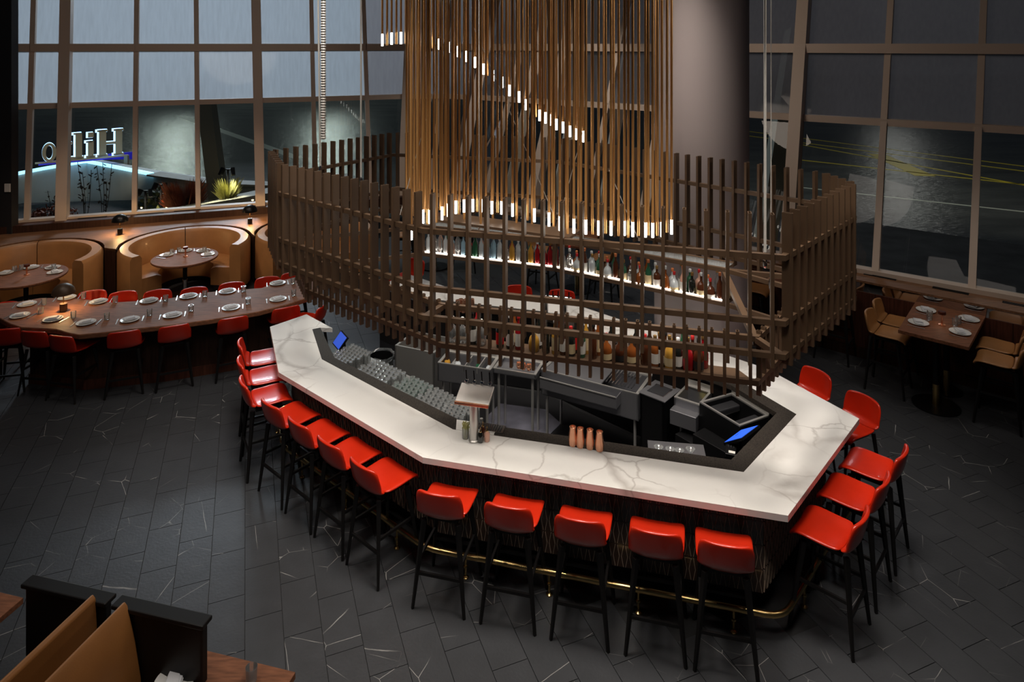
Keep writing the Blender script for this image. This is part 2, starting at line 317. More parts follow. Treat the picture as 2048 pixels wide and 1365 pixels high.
class Proto:
    """first placement uses the thing itself, later ones copies of it"""
    def __init__(s, o): s.o = o; s.used = False
    def put(s, loc, rz, label, group=None):
        if not s.used:
            s.used = True; KIDS[s.o] = [(c, kids(c)) for c in kids(s.o)]; s.o.location = loc; s.o.rotation_euler = (0, 0, rz); s.o['label'] = label
            if group: s.o['group'] = group
            return s.o
        return copy_tree(s.o, loc, rz, label, group)
    def done(s):
        if not s.used:
            for c in kids(s.o):
                for g in kids(c): bpy.data.objects.remove(g)
                bpy.data.objects.remove(c)
            bpy.data.objects.remove(s.o)
ORD = ['first', 'second', 'third', 'fourth', 'fifth', 'sixth', 'seventh', 'eighth', 'ninth', 'tenth', 'eleventh', 'twelfth', 'thirteenth', 'fourteenth', 'fifteenth', 'sixteenth', 'seventeenth', 'eighteenth', 'nineteenth', 'twentieth']
def nth(i):
    if i < 20: return ORD[i]
    t = ['', '', 'twenty', 'thirty', 'forty', 'fifty', 'sixty', 'seventy'][(i + 1) // 10]
    return t + '-' + ORD[(i + 1) % 10 - 1] if (i + 1) % 10 else t[:-1] + 'ieth'
def unit(v): v = Vector(v[:2]); v.normalize(); return v
def offset(poly, ds, closed=True):
    """inward offset of a counter-clockwise polygon (list of xy); ds one distance or per edge"""
    n = len(poly); P = [Vector(p[:2]) for p in poly]
    if not hasattr(ds, '__len__'): ds = [ds] * n
    nr = []
    for i in range(n):
        e = unit(P[(i + 1) % n] - P[i]); nr.append(Vector((-e.y, e.x)))
    out = []
    for i in range(n):
        a, b = nr[i - 1], nr[i]; da, db = ds[i - 1], ds[i]
        if not closed and i == 0: out.append(P[0] + b * db); continue
        if not closed and i == n - 1: out.append(P[i] + a * da); continue
        det = a.x * b.y - a.y * b.x
        if abs(det) < 1e-3: out.append(P[i] + b * db); continue
        out.append(P[i] + Vector(((da * b.y - db * a.y) / det, (a.x * db - b.x * da) / det)))
    return out

# ------------------------------------------------------------------ room shell
def struct(o): o['kind'] = 'structure'; return o
u_t = Vector((.363, -.932)); v_t = Vector((.932, .363))      # run of the floor tiles and across it
ROOM = [(-12.9, -3), (12, -3), (12, 6.4), (6.0, 11.45), (1.2, 15.6), (-3.0, 17.4), (-5.9, 16.25), (-10.4, 14.7), (-12.9, 13.9)]
fl = MB().prism(ROOM, -.11, -.01).build('floor', 'joint'); struct(fl)
tile = MB(); tw, tl = .30, .60
tile.add([(-tw/2+.0015, -tl/2+.0015, 0), (tw/2-.0015, -tl/2+.0015, 0), (tw/2-.0015, tl/2-.0015, 0), (-tw/2+.0015, tl/2-.0015, 0),
          (-tw/2+.003, -tl/2+.003, .01), (tw/2-.003, -tl/2+.003, .01), (tw/2-.003, tl/2-.003, .01), (-tw/2+.003, tl/2-.003, .01)],
         [(4, 5, 6, 7), (0, 1, 5, 4), (1, 2, 6, 5), (2, 3, 7, 6), (3, 0, 4, 7)])
tile_me = tile.mesh('floor_tile'); tile_me.materials.append(M['slate'])
cand = []
for i in range(-60, 60):
    for j in range(-50, 50):
        c = v_t * (i * tw) + u_t * (j * tl + (tl / 2 if i % 2 else 0)); x, y = c.x + 0, c.y + 7.0
        if not (3.2 < y < 19) : continue
        px = CX + F * x / y; py = HY + F * EYE / y
        if -160 < px < 2210 and py < 1500 and not (y > 14.7 + .33 * x and x < 0 and y > 12.5) and y < 19: cand.append((y, x, px, py))
# under the bar or behind it few tiles show: rank by image size among those in the open floor
BARHULL = [(-2.9, 9.4), (-2.6, 7.9), (-.7, 6.4), (2.15, 5.75), (3.4, 7.0), (2.9, 8.0), (.7, 10.1), (-.9, 10.6)]
def inside(p, poly):
    c = False; n = len(poly)
    for i in range(n):
        x1, y1 = poly[i]; x2, y2 = poly[(i + 1) % n]
        if (y1 > p[1]) != (y2 > p[1]) and p[0] < (x2 - x1) * (p[1] - y1) / (y2 - y1) + x1: c = not c
    return c
cand = sorted(c for c in cand if not inside((c[1], c[0]), BARHULL) and inside((c[1], c[0]), ROOM))
def shows(c): return -30 < c[2] < 2080 and c[3] < 1390 and not (c[2] < 430 and c[3] > 1190)
near = [c for c in cand if shows(c)][:300]; ns = set(near)
rz_t = math.atan2(u_t.y, u_t.x) - math.pi / 2
for y, x, _, _ in near:
    o = bpy.data.objects.new('tile', tile_me); sc.collection.objects.link(o); o.parent = fl; o.location = (x, y, -.010); o.rotation_euler = (0, 0, rz_t)
rest = MB()
for c in cand:
    if c in ns: continue
    cc = Vector((c[1], c[0])); q = [cc + v_t * a * (tw / 2 - .003) + u_t * b * (tl / 2 - .003) for a, b in ((-1, -1), (1, -1), (1, 1), (-1, 1))]
    rest.add([(p.x, p.y, 0) for p in q] + [(p.x, p.y, -.01) for p in q], [(0, 1, 2, 3), (0, 4, 5, 1), (1, 5, 6, 2), (2, 6, 7, 3), (3, 7, 4, 0)])
vein_mat('slate_far', (.047, .049, .054), (.40, .39, .37), 1.7, .0045, .40, .9, 0, bump=.15)
tag(rest.build('tile', 'slate_far', fl), kind='stuff')
CEIL = [(-12.9, -3), (15, -3), (15, 6.6), (8.2, 12.9), (3.6, 16.9), (-3.0, 18.6), (-6.1, 16.8), (-10.6, 15.2), (-12.9, 14.4)]
struct(MB().prism(CEIL, 6.65, 6.85).build('ceiling', 'ceiling_paint'))

# windows: leaning curtain walls, each a ruled frame of mullions, transoms and panes
ZT, ZM, ZU = 6.6, 3.55, 4.82
def wallpt(S, lean, z, zs): return Vector((S[0] + lean[0] * (z - zs), S[1] + lean[1] * (z - zs), z))
def ray_hit(px, A, B):
    k = (px - CX) / F; dx, dy = B[0] - A[0], B[1] - A[1]; t = (k * A[1] - A[0]) / (dx - k * dy); return (A[0] + t * dx, A[1] + t * dy)
def curtain(name, label, S, leans, zs, heavy, glass_up, out):
    root = empty(name, (0, 0, 0), kind='structure', label=label)
    n = len(S); out = Vector((*out, 0)).normalized()
    for i in range(n):
        p, q = wallpt(S[i], leans[i], zs - .1, zs), wallpt(S[i], leans[i], ZT, zs)
        h = i in heavy; t = unit(Vector(S[min(i + 1, n - 1)]) - Vector(S[max(i - 1, 0)])); t = Vector((t.x, t.y, 0)); dd = Vector((t.y, -t.x, 0))
        if dd.dot(out) > 0: dd = -dd
        wv = t * (.105 if h else .05); dv = dd * (.14 if h else .06); lv = (q - p) / 2
        MB().obox((p + q) / 2 + dv * .9, wv, dv, lv).build('mullion', 'frame_paint', root)
    for i in range(n - 1):
        for z, th, dp, nm in ((zs + .02, .05, .10, 'transom'), (ZM, .06, .07, 'transom'), (ZU, .10, .16, 'transom')):
            a, b = wallpt(S[i], leans[i], z, zs), wallpt(S[i + 1], leans[i + 1], z, zs); d = (b - a).normalized(); sd = Vector((d.y, -d.x, 0))
            if sd.dot(out) > 0: sd = -sd
            MB().obox((a + b) / 2 + sd * dp * .5, (b - a) / 2, sd * dp, Vector((0, 0, th if z != ZU else .085))).build(nm, 'frame_paint', root)
        for z0, z1, g in ((zs, ZM, 'window_glass'), (ZM, ZU, glass_up), (ZU, ZT, glass_up)):
            A = [wallpt(S[i], leans[i], z0, zs), wallpt(S[i + 1], leans[i + 1], z0, zs)]; B = [wallpt(S[i], leans[i], z1, zs), wallpt(S[i + 1], leans[i + 1], z1, zs)]
            MB().add([A[0], A[1], B[1], B[0]], [(0, 1, 2, 3)]).build('pane', g, root)
    return root
LA, LB = at(48, 444, 1.1), at(523, 409, 1.1)
Ls = [ray_hit(px, LA, LB) for px in (18, 56, 128, 270, 397, 521, 631, 740)]; Ltop = (30, 70, 137, 275, 393, 512, 622, 726)
Lle = []
for S, xt in zip(Ls, Ltop):
    YT = S[1] + .45; z = EYE + 88 * YT / F; Lle.append((((xt - CX) / F * YT - S[0]) / (z - 1.1), .45 / (z - 1.1)))
curtain('window_1', 'window wall left of the hanging rods with pale frosted upper panes', Ls, Lle, 1.1, (2, 5), 'fritted_glass_blue', (-.35, .93))
RA, RB = at(1740, 545, 1.2), at(2048, 600, 1.2); dR = unit(Vector(RA) - Vector(RB))
G_ = Vector(ray_hit(1752, RA, RB)); H_ = Vector(ray_hit(1944, RA, RB)); sp = (H_ - G_)
F_ = G_ - sp * 1.04
nR = Vector((.60, .80)); Rs = [tuple(H_ + sp * 1.0), tuple(H_), tuple(G_), tuple(F_)] + [tuple(F_ + dR * 1.35 * k) for k in range(1, 6)]
Rle = [(nR.x * .42, nR.y * .42)] * len(Rs)
Rle = list(Rle)
for idx, xt in ((1, 1968), (2, 1783), (3, 1612)):
    S = Rs[idx]; YT = S[1] + .34 * 4.5; z = EYE + 88 * YT / F; Rle[idx] = (((xt - CX) / F * YT - S[0]) / (z - 1.2), .34 * 4.5 / (z - 1.2))
Rle[0] = Rle[1]
curtain('window_2', 'leaning window wall right of the hanging rods with grey upper panes', Rs, Rle, 1.2, (3, 5, 7), 'fritted_glass_grey', (.6, .8))
# the rounded corner between both walls
a = Vector(Ls[-1]); b = Vector(Rs[-1]); mid = []
for k in range(5):
    t = k / 4; q = (1 - t) ** 2 * a + 2 * t * (1 - t) * ((a + b) / 2 + Vector((.1, 1.5))) + t * t * b; mid.append(tuple(q))
mle = [tuple(Vector(Lle[-1]) * (1 - k / 4) + Vector(Rle[-1]) * (k / 4)) for k in range(5)]
curtain('window_3', 'dark window bays behind the golden hanging rods', mid, mle, 1.15, (1, 3), 'fritted_glass_grey', (0, 1))
# dark side wall at far left with a switch plate
lw = MB().box(-11.6, 14.2, 3.35, 2.52, .2, 6.9); struct(lw.build('wall_left', 'wall_dark'))
tag(MB().box(*atY(15, 376, 14.09), .12, .02, .17).build('light_switch', 'white_plastic', None, bevel=.004), 'small white switch plate on the dark left wall', 'light switch')

# ledges in front of the windows
def ledge(name, pts_back, pts_front, z, th, m):
    return struct(MB().slab([(p[0], p[1], z) for p in pts_back], [(p[0], p[1], z) for p in pts_front], (0, 0, -th)).build(name, m))
back = [Vector(p) for p in ([Ls[0], Ls[3], Ls[5]])] + [Vector(p) for p in mid[::2]] + [Vector(p) for p in (Rs[6], Rs[4], Rs[3], Rs[2], Rs[1], Rs[0])]
# right wall: panel, mirror band, ledge
W0 = Vector(at(1717, 582, 1.03)); W1 = Vector(at(2048, 652, 1.03)); dW = unit(W1 - W0); nW = Vector((-dW.y, dW.x))   # nW towards window
if nW.y < 0: nW = -nW
Wa = W0 - dW * 3.2; Wb = W1 + dW * 1.6
struct(MB().slab([(Wa.x, Wa.y, 1.2), (Wb.x, Wb.y, 1.2)], [(Wa.x + nW.x * .75, Wa.y + nW.y * .75, 1.2), (Wb.x + nW.x * .75, Wb.y + nW.y * .75, 1.2)], (0, 0, -.04)).build('trim_1', 'walnut_ledge'))
wr = struct(MB().slab([(Wa.x, Wa.y, 1.03), (Wb.x, Wb.y, 1.03)], [(Wa.x + nW.x * .1, Wa.y + nW.y * .1, 1.03), (Wb.x + nW.x * .1, Wb.y + nW.y * .1, 1.03)], (0, 0, -1.05)).build('wall_right', 'walnut_dark'))
L = (Wb - Wa).length; npn = 8
for k in range(npn):
    a0 = Wa + dW * (L * k / npn + .006); a1 = Wa + dW * (L * (k + 1) / npn - .006); q = nW * -.014
    MB().slab([(a0.x, a0.y, 1.03), (a1.x, a1.y, 1.03)], [(a0.x + q.x, a0.y + q.y, 1.03), (a1.x + q.x, a1.y + q.y, 1.03)], (0, 0, -.87)).build('panel', 'walnut_panel', wr)
q = nW * -.03
struct(MB().slab([(Wa.x, Wa.y, .15), (Wb.x, Wb.y, .15)], [(Wa.x + q.x, Wa.y + q.y, .15), (Wb.x + q.x, Wb.y + q.y, .15)], (0, 0, -.16)).build('baseboard_right', 'walnut_dark'))
q = nW * .02
MB().slab([(Wa.x, Wa.y, 1.17), (Wb.x, Wb.y, 1.17)], [(Wa.x + q.x, Wa.y + q.y, 1.17), (Wb.x + q.x, Wb.y + q.y, 1.17)], (0, 0, -.15)).build('mirror_band', 'mirror', wr)
def vent(c, d, ln, wd, z, label):
    c = Vector(c); r = MB().obox((c.x, c.y, z + .003), (d.x * ln / 2, d.y * ln / 2, 0), (-d.y * wd / 2, d.x * wd / 2, 0), (0, 0, .003)).build('air_vent', 'rubber', None)
    for k in range(3):
        t = (k - 1) * wd / 3.2; cc = c + Vector((-d.y, d.x)) * t
        MB().obox((cc.x, cc.y, z + .008), (d.x * ln / 2, d.y * ln / 2, 0), (-d.y * .004, d.x * .004, 0), (0, 0, .003)).build('slat', 'black_metal', r)
    tag(r, label, 'vent', 'air vents in the window ledges')
for k, (px, py) in enumerate(((1760, 554), (1901, 582), (2045, 612))):
    vent(at(px, py, 1.2), dW, .46, .09, 1.2, 'black slot vent in the right wooden ledge, %s from the bar' % ORD[k])

# left side: booth ledge and stepped sill
C1, C2, C3 = Vector((-8.95, 12.62)), Vector((-6.5, 13.62)), Vector((-4.2, 14.55))
dL = unit(Vector(LB) - Vector(LA)); nL = Vector((-dL.y, dL.x))
def lp(t, off, z): q = Vector(LA) + dL * t - nL * off; return (q.x, q.y, z)
struct(MB().slab([lp(-1.2, 0, 1.12), lp(9.5, 0, 1.12)], [lp(-1.2, .42, 1.12), lp(9.5, .42, 1.12)], (0, 0, -.06)).build('trim_2', 'walnut_panel'))
struct(MB().slab([lp(-1.2, .41, 1.12), lp(9.5, .41, 1.12)], [lp(-1.2, .44, 1.12), lp(9.5, .44, 1.12)], (0, 0, -.2)).build('trim_3', 'walnut_dark'))
for k, (px, py) in enumerate(((185, 436), (300, 428), (375, 421), (452, 413))):
    vent(at(px, py, 1.12), dL, .55, .07, 1.121, 'black slot vent in the dark sill behind the booths, %s from left' % ORD[k])
def ring(c, r, a0, a1, n): return [(c.x + r * math.cos(R(a0 + (a1 - a0) * i / n)), c.y + r * math.sin(R(a0 + (a1 - a0) * i / n))) for i in range(n + 1)]
OPEN = -63.5      # direction booths open to, degrees
# wooden ledge filling the space between booth backs and window, outline follows the booth arcs
pl = [(-12.8, 12.0)]
for c in (C1, C2, C3): pl += [p for p in ring(c, 1.22, OPEN + 270, OPEN + 90, 20)]
def proj(p): t = (Vector(p) - Vector(LA)).dot(dL); return lp(t, .2, .97)
struct(MB().slab([proj(p) for p in pl], [(*p, .97) for p in pl], (0, 0, -.05)).build('trim_4', 'walnut_ledge'))
struct(MB().slab([(*p, .95) for p in pl], [(*p, 0.0) for p in pl], (0, .04, 0)).build('wall_back', 'walnut_dark'))

# ------------------------------------------------------------------ outside
struct(MB().box(0, 60, -.35, 260, 110, .1).build('ground', 'wet_asphalt'))
def strip(name, p, q, wd, m, label, cat='road marking', z=-.297):
    p = Vector((p[0], p[1], z)); q = Vector((q[0], q[1], z))
    return tag(MB().bar(p, q, wd, .006).build(name, m), label, cat)
g0 = lambda px, py: at(px, py, -.3)
strip('lane_line', g0(1490, 262), g0(2200, 352), .16, 'road_yellow', 'far yellow line of the near pair across the wet road', z=-.297)
strip('lane_line', g0(1490, 271), g0(2200, 362), .16, 'road_yellow', 'near yellow line of the near pair across the wet road')
strip('lane_line', g0(1600, 289), g0(2200, 398), .16, 'road_yellow', 'upper line of the yellow pair below the diagonal stripe')
strip('lane_line', g0(1600, 320), g0(2200, 386), .14, 'road_yellow', 'lower line of the yellow pair below the diagonal stripe')
strip('lane_stripe', g0(1752, 308), g0(1850, 352), .75, 'road_yellow', 'broad yellow diagonal stripe painted on the wet road')
strip('lane_line', g0(1600, 375), g0(2250, 446), .13, 'road_white', 'thin white line near the kerb outside the right windows')
strip('lane_line', g0(360, 232), g0(600, 318), .5, 'road_white', 'white line crossing the wet asphalt left of the hanging rods')
struct(MB().add([(*at(1400, 398, -.12), -.12), (*at(2500, 556, -.12), -.12), (16, 4, -.12), (3, 12, -.12)], [(0, 1, 2, 3)]).build('trim_5', 'concrete_wet'))
# planter wall with light strip
pw = [at3(20, 352, 1.0), at3(92, 338, 1.0), at3(174, 324, 1.0), at3(307, 350, 1.0), at3(420, 366, .9), at3(560, 372, .9)]
r = empty('planter_wall', (pw[2].x, pw[2].y, 0), label='pale concrete planter wall edged with a blue light strip', cat='wall')
MB().slab(pw, [Vector((p.x, p.y, -.3)) for p in pw], (.1, .5, 0)).build('wall_body', 'concrete_white', r)
for i in range(3):
    a_, b_ = pw[i] + Vector((0, -.05, .03)), pw[i + 1] + Vector((0, -.05, .03)); MB().bar(a_, b_, .08, .09).build('light_strip', 'led_strip', r, label='glowing pale blue light strip')
MB().bar(pw[3] + Vector((0, 0, .03)), pw[4] + Vector((0, 0, .03)), .5, .05).build('coping', 'concrete', r)
MB().bar(pw[4] + Vector((0, 0, .03)), pw[5] + Vector((0, 0, .03)), .5, .05).build('coping', 'concrete', r)
# soil bed between wall and window
struct(MB().add([(-16, 15.6, .25), (-3, 19.5, .25), (-3.5, 22, .1), (-15.5, 20.5, .1)], [(0, 1, 2, 3)]).build('trim_6', 'soil'))
sb = MB(); pts = [at3(330, 436, .95), at3(440, 400, 1.0), at3(560, 385, 1.1)]
tag(MB().slab([(-9.6, 17.3, .55), (-8, 17.3, .8), (-6.0, 17.6, 1.1), (-4.5, 18.0, 1.3)], [(-9.0, 18.6, .5), (-7.6, 18.8, .75), (-6.2, 19.2, 1.0), (-4.6, 19.6, 1.2)], (0, 0, -1)).build('retaining_kerb', 'concrete', None, smooth=30), 'tan sloping concrete kerb just outside the left windows', 'kerb')
# raised letters seen from behind, edges glowing
LBASE = at3(248, 318, 1.22); sg_z0 = 1.22
p_r = Vector(at3(250, 309, 1.25)); p_l = Vector(at3(70, 325, 1.25)); su = (p_l - p_r); su.z = 0; sulen = su.length; su.normalize()   # su: from right to left = reading direction seen from the street
sign = empty('letter_sign', (p_r.x, p_r.y, 1.25), label='raised letters seen from behind with glowing white-blue edges above the planter wall', cat='sign')
def upx(px):     # distance along su for a picture column
    k = (px - CX) / F; return (k * p_r.y - p_r.x) / (su.x - k * su.y)
def glyph(parts, name, sign=sign):
    n_ = Vector((-su.y, su.x, 0)); n_ = n_ if n_.y > 0 else -n_
    fm, hm = MB(), MB()
    for (a0, a1, z0, z1) in parts:
        c = p_r + su * ((a0 + a1) / 2); c.z = 1.25 + (z0 + z1) / 2
        fm.obox(c, su * abs(a1 - a0) / 2, n_ * .05, Vector((0, 0, (z1 - z0) / 2)))
        hm.obox(c + n_ * .07 + su * .03, su * (abs(a1 - a0) / 2 + .018), n_ * .012, Vector((0, 0, (z1 - z0) / 2 + .02)))
    g = fm.build(name, 'letter_face', sign); hm.build('glow_edge', 'letter_halo', g, label='glowing white-blue edge')
HT = .86
u = upx
def serif(a0, a1, z, ext=.05, t=.06): return (a0 - ext, a1 + ext, z, z + t)
h0, h1, h2, h3 = u(244), u(231), u(212), u(198)
glyph([(h0, h1, 0, HT), (h2, h3, 0, HT), (h1, h2, HT * .44, HT * .53), serif(h0, h1, 0), serif(h0, h1, HT - .06), serif(h2, h3, 0), serif(h2, h3, HT - .06)], 'letter')
i0, i1 = u(187), u(176); glyph([(i0, i1, 0, HT * .62), (i0, i1, HT * .75, HT * .93), serif(i0, i1, 0), (i0, i1 + .05, HT * .56, HT * .62)], 'letter')
l0, l1 = u(164), u(151); glyph([(l0, l1, 0, HT * .95), serif(l0, l1, 0), (l0, l1 + .05, HT * .89, HT * .95)], 'letter')
t0, t1 = u(138), u(127); glyph([(t0, t1, 0, HT * .8), (t0 - .09, t1 + .06, HT * .56, HT * .63), (t0 - .12, t1, 0, .07)], 'letter')
oc = (u(113) + u(84)) / 2; ow = (u(84) - u(113)) / 2
n_ = Vector((-su.y, su.x, 0)); n_ = n_ if n_.y > 0 else -n_
def oring(ro, ri, dn, sh, m, nm, par):
    mb = MB(); A = []; 
    for k in range(24):
        q = 2 * math.pi * k / 24
        for rr, wx in ((ro, ow * 1.0), (ri, ow * .48)):
            for dd in (-dn, dn):
                c = p_r + su * (oc + wx * math.cos(q) * (ro / ro)) + n_ * (dd + sh); c.z = 1.25 + .27 + rr * math.sin(q); A.append(c)
    fs = []
    for k in range(24):
        a_, b_ = k * 4, ((k + 1) % 24) * 4
        fs += [(a_, b_, b_ + 2, a_ + 2), (a_ + 1, a_ + 3, b_ + 3, b_ + 1), (a_, a_ + 1, b_ + 1, b_), (a_ + 2, b_ + 2, b_ + 3, a_ + 3)]
    mb.add(A, fs); return mb.build(nm, m, par)
og = oring(.29, .22, .05, 0, 'letter_face', 'letter', sign); oring(.31, .20, .012, .07, 'letter_halo', 'glow_edge', og)
MB().bar(p_r + Vector((.1, 0, -.03)), p_l + Vector((0, 0, -.03)), .05, .05).build('support_rail', 'letter_face', sign)
MB().bar(p_r + Vector((.05, 0, -.03)), p_r + Vector((.05, 0, -1.1)), .12, .1).build('support_post', 'letter_face', sign)
MB().slab([p_r + su * .0 + Vector((0, .6, .0)), p_r + su * 1.15 + Vector((0, .6, .0))], [p_r + su * .0 + Vector((0, .6, -.26)), p_r + su * 1.15 + Vector((0, .6, -.16))], (0, .05, 0)).build('glow_panel', 'blue_glow', sign)  # panel added to carry the blue glow
MB().slab([p_r + su * .2 + Vector((0, .15, -.02)), p_l + Vector((0, .15, -.02))], [p_r + su * .2 + Vector((0, .15, -.13)), p_l + Vector((0, .15, -.13))], (0, .05, 0)).build('glow_panel', 'blue_glow', sign)
# inclined outside pillars
def pillar(a_, b_, wd, label):
    tag(MB().bar(a_, b_, wd, .35, up=(0, 1, 0)).build('inclined_pillar', 'pillar_paint'), label, 'pillar')
pillar(atY(438, 400, 19), atY(400, 190, 20.5) + Vector((-.25, .5, 1.5)), .42, 'inclined pillar outside the left windows leaning to the left')
pillar(atY(1530, 480, 14.5), atY(1572, 150, 15.5) + Vector((.3, .2, 1)), .36, 'inclined pillar outside the windows right of the white column')
for k_, (xa_, xb_) in enumerate(((905, 995), (1010, 1100), (1108, 1190), (1205, 1275))):
    tag(MB().bar(atY(xa_, 425, 15.9), atY(xb_, -20, 17.0), .22, .25, up=(0, 1, 0)).build('inclined_pillar', 'frame_paint'), 'inclined pale pillar at the window behind the golden rods, %s from left' % ORD[k_], 'pillar')
# planting
def bush(loc, rx, rz_, n, m, name, label, seed, cards=.07, grass=False):
    rnd = random.Random(seed); mb = MB()
    for _ in range(n):
        if grass:
            a_ = rnd.uniform(0, 6.28); rr = rnd.uniform(0, rx * .35); h_ = rz_ * rnd.uniform(.4, 1.1); d = Vector((math.cos(a_), math.sin(a_), 0)); b_ = Vector(loc) + d * rr
            s_ = Vector((-d.y, d.x, 0)) * .0055; t_ = b_ + d * rx * rnd.uniform(.2, .9) + Vector((0, 0, h_)); mb.add([b_ - s_, b_ + s_, (b_ + t_) / 2 + s_ + Vector((0, 0, h_ * .15)), t_], [(0, 1, 2, 3)])
        else:
            v_ = Vector((rnd.gauss(0, 1), rnd.gauss(0, 1), abs(rnd.gauss(0, 1)))).normalized() * rnd.uniform(.6, 1); c = Vector(loc) + Vector((v_.x * rx, v_.y * rx, v_.z * rz_))
            a_ = Vector((rnd.uniform(-1, 1), rnd.uniform(-1, 1), rnd.uniform(-1, 1))).normalized() * cards; b_ = a_.cross(v_ + Vector((.1, .2, .3))).normalized() * cards * .6
            mb.add([c - a_, c - b_, c + a_, c + b_], [(0, 1, 2, 3)])
    o = mb.build(name, m); tag(o, label, 'plant'); return o
bush((-8.72, 16.95, .22), .45, .62, 520, 'leaf_yellow', 'lit_shrub', 'bright pale shrub lit from below outside the left windows', 1)
bush((-8.75, 18.2, .25), .55, .95, 900, 'leaf_red', 'rust_shrub', 'rust coloured shrub outside between the third and fourth mullions', 2, .06, True)
bush((-9.9, 19.0, .35), .5, .6, 260, 'leaf_green', 'green_shrub', 'small green shrub beside the rust coloured one', 3)
bush((-7.45, 17.9, .75), .35, .62, 420, 'leaf_yellow', 'grass_tuft', 'pale grass tuft lit from below near the inclined pillar', 4, .06, True)
bush((-11.9, 17.6, .3), .7, .45, 350, 'leaf_red', 'low_shrub', 'low brown shrub outside behind the thick left mullion', 5)
for k, (px, h_) in enumerate(((105, 1.0), (170, 1.7), (205, 1.6))):
    rnd = random.Random(k); mb = MB(); b_ = Vector(at3(px, 470, .25)); b_.y = 16.8; b_.x = (px - CX) / F * 16.8; b_.z = .3
    for j in range(4):
        t_ = b_ + Vector((rnd.uniform(-.25, .25), 0, h_ * rnd.uniform(.7, 1.05))); mb.tube([b_, (b_ + t_) / 2 + Vector((.04, 0, 0)), t_], .008, 4)
        for _ in range(10):
            c = b_ + (t_ - b_) * rnd.uniform(.4, 1); a_ = Vector((rnd.uniform(-1, 1), 0, rnd.uniform(-1, 1))) * .06; mb.add([c, c + a_ + Vector((.03, 0, 0)), c + a_ * 1.6, c + a_ - Vector((.03, 0, 0))], [(0, 1, 2, 3)])
    tag(mb.build('stemmed_plant', 'stalk'), 'tall thin leafy stalk plant outside, %s from the left wall' % ORD[k], 'plant')
for k, (px, Y) in enumerate(((291, 17.6), (322, 18.4), (456, 17.9))):
    x = (px - CX) / F * Y; zb = .35 if k < 2 else .85; r = empty('garden_floodlight', (x, Y, zb), label='small black twin floodlight on a post outside, %s from left' % ORD[k], cat='floodlight', group='garden floodlights outside the windows')
    MB().bar((x, Y, zb), (x, Y, zb + .75), .04, .04).build('post', 'black_metal', r)
    for s_ in (-1, 1): MB().bar((x + s_ * .12, Y, zb + .8), (x + s_ * .17, Y - .08, zb + .62), .09, .09).build('lamp_head', 'black_metal', r)
    MB().bar((x - .14, Y, zb + .76), (x + .14, Y, zb + .76), .03, .03).build('crossbar', 'black_metal', r)
    spot('garden_light', (x, Y - .12, zb + .8), (x + .1, Y - .5, zb - .4), 200, 90, .04, (1, .93, .7))
spot('garden_light', (-8.9, 16.6, 1.5), (-8.7, 17.0, .6), 35, 90, .04, (1, .93, .65))

# ------------------------------------------------------------------ white structural column
cc = Vector((2.56, 9.25)); colm = empty('round_column', (cc.x, cc.y, 0), label='large white round column behind the bar right of the rods', cat='column')
MB().lathe([(.62, .12), (.62, 6.62)], 64).build('shaft', 'column_plaster', colm, smooth=True, world=False)
MB().lathe([(.66, 0), (.66, .12)], 64).build('base_ring', 'walnut_dark', colm, smooth=True, world=False)

# ------------------------------------------------------------------ the bar
ZB = 1.07
P = [at(613, 629, ZB), at(540, 654, ZB), at(557, 745, ZB), at(845.7, 915.5, ZB), at(1576, 1032, ZB), at(1718.6, 838, ZB), (3.0, 8.05), (.75, 10.2), (-.956, 10.69), (-1.7, 11.33)]
P = [Vector(p) for p in P]
bar = empty('bar_counter', (.4, 8.0, 0), label='large hexagonal bar with white veined marble top and dark tiled front', cat='bar')
IN = offset(P, .505, False); GN = offset(P, .665, False)
endp = Vector(at(665, 657, ZB)); gA, gB = Vector(at(624.5, 659, ZB)), Vector(at(640.6, 655.6, ZB))
IN[2] = Vector(at(643.6, 719, ZB))
# marble top as slabs per facet, mitred
def slabq(poly, z0, z1, nm, m, lab=None, bevel=0): return MB().prism([tuple(p) for p in poly], z0, z1).build(nm, m, bar, bevel=bevel, label=lab)
mt = MB()
for i in range(2, 9):
    mt.prism([P[i], P[i + 1], IN[i + 1], IN[i]], ZB - .055, ZB)
mt.prism([P[0], P[1], P[2], IN[2], gA, gB, endp], ZB - .055, ZB)
mtop = mt.build('marble_top', 'marble', bar)
# marble tongue under the tap
tA, tB = Vector(at(904, 861, ZB)), Vector(at(990, 867, ZB))
gr = MB(); G2 = Vector(at(669, 716, ZB))
gr.prism([IN[2], gA, gB, G2], ZB - .055, ZB)
GN[3] = Vector(at(935, 850, ZB)) if False else GN[3]
gr.prism([IN[2], IN[3], GN[3], G2], ZB - .05, ZB + .002)
for i in range(3, 8): gr.prism([IN[i], IN[i + 1], GN[i + 1], GN[i]], ZB - .05, ZB + .002)
gr.build('granite_edge', 'granite', bar, label='dark speckled granite strip along the inner edge')
s_a = Vector(at(900, 862, ZB)); e3 = unit(P[4] - P[3]); n3 = Vector((-e3.y, e3.x))
tg = [IN[3] + e3 * .03, IN[3] + e3 * .42, IN[3] + e3 * .40 + n3 * .17, IN[3] - e3 * .02 + n3 * .17]
MB().prism([tuple(p) for p in tg], ZB - .04, ZB + .005).build('marble_tongue', 'marble', bar)
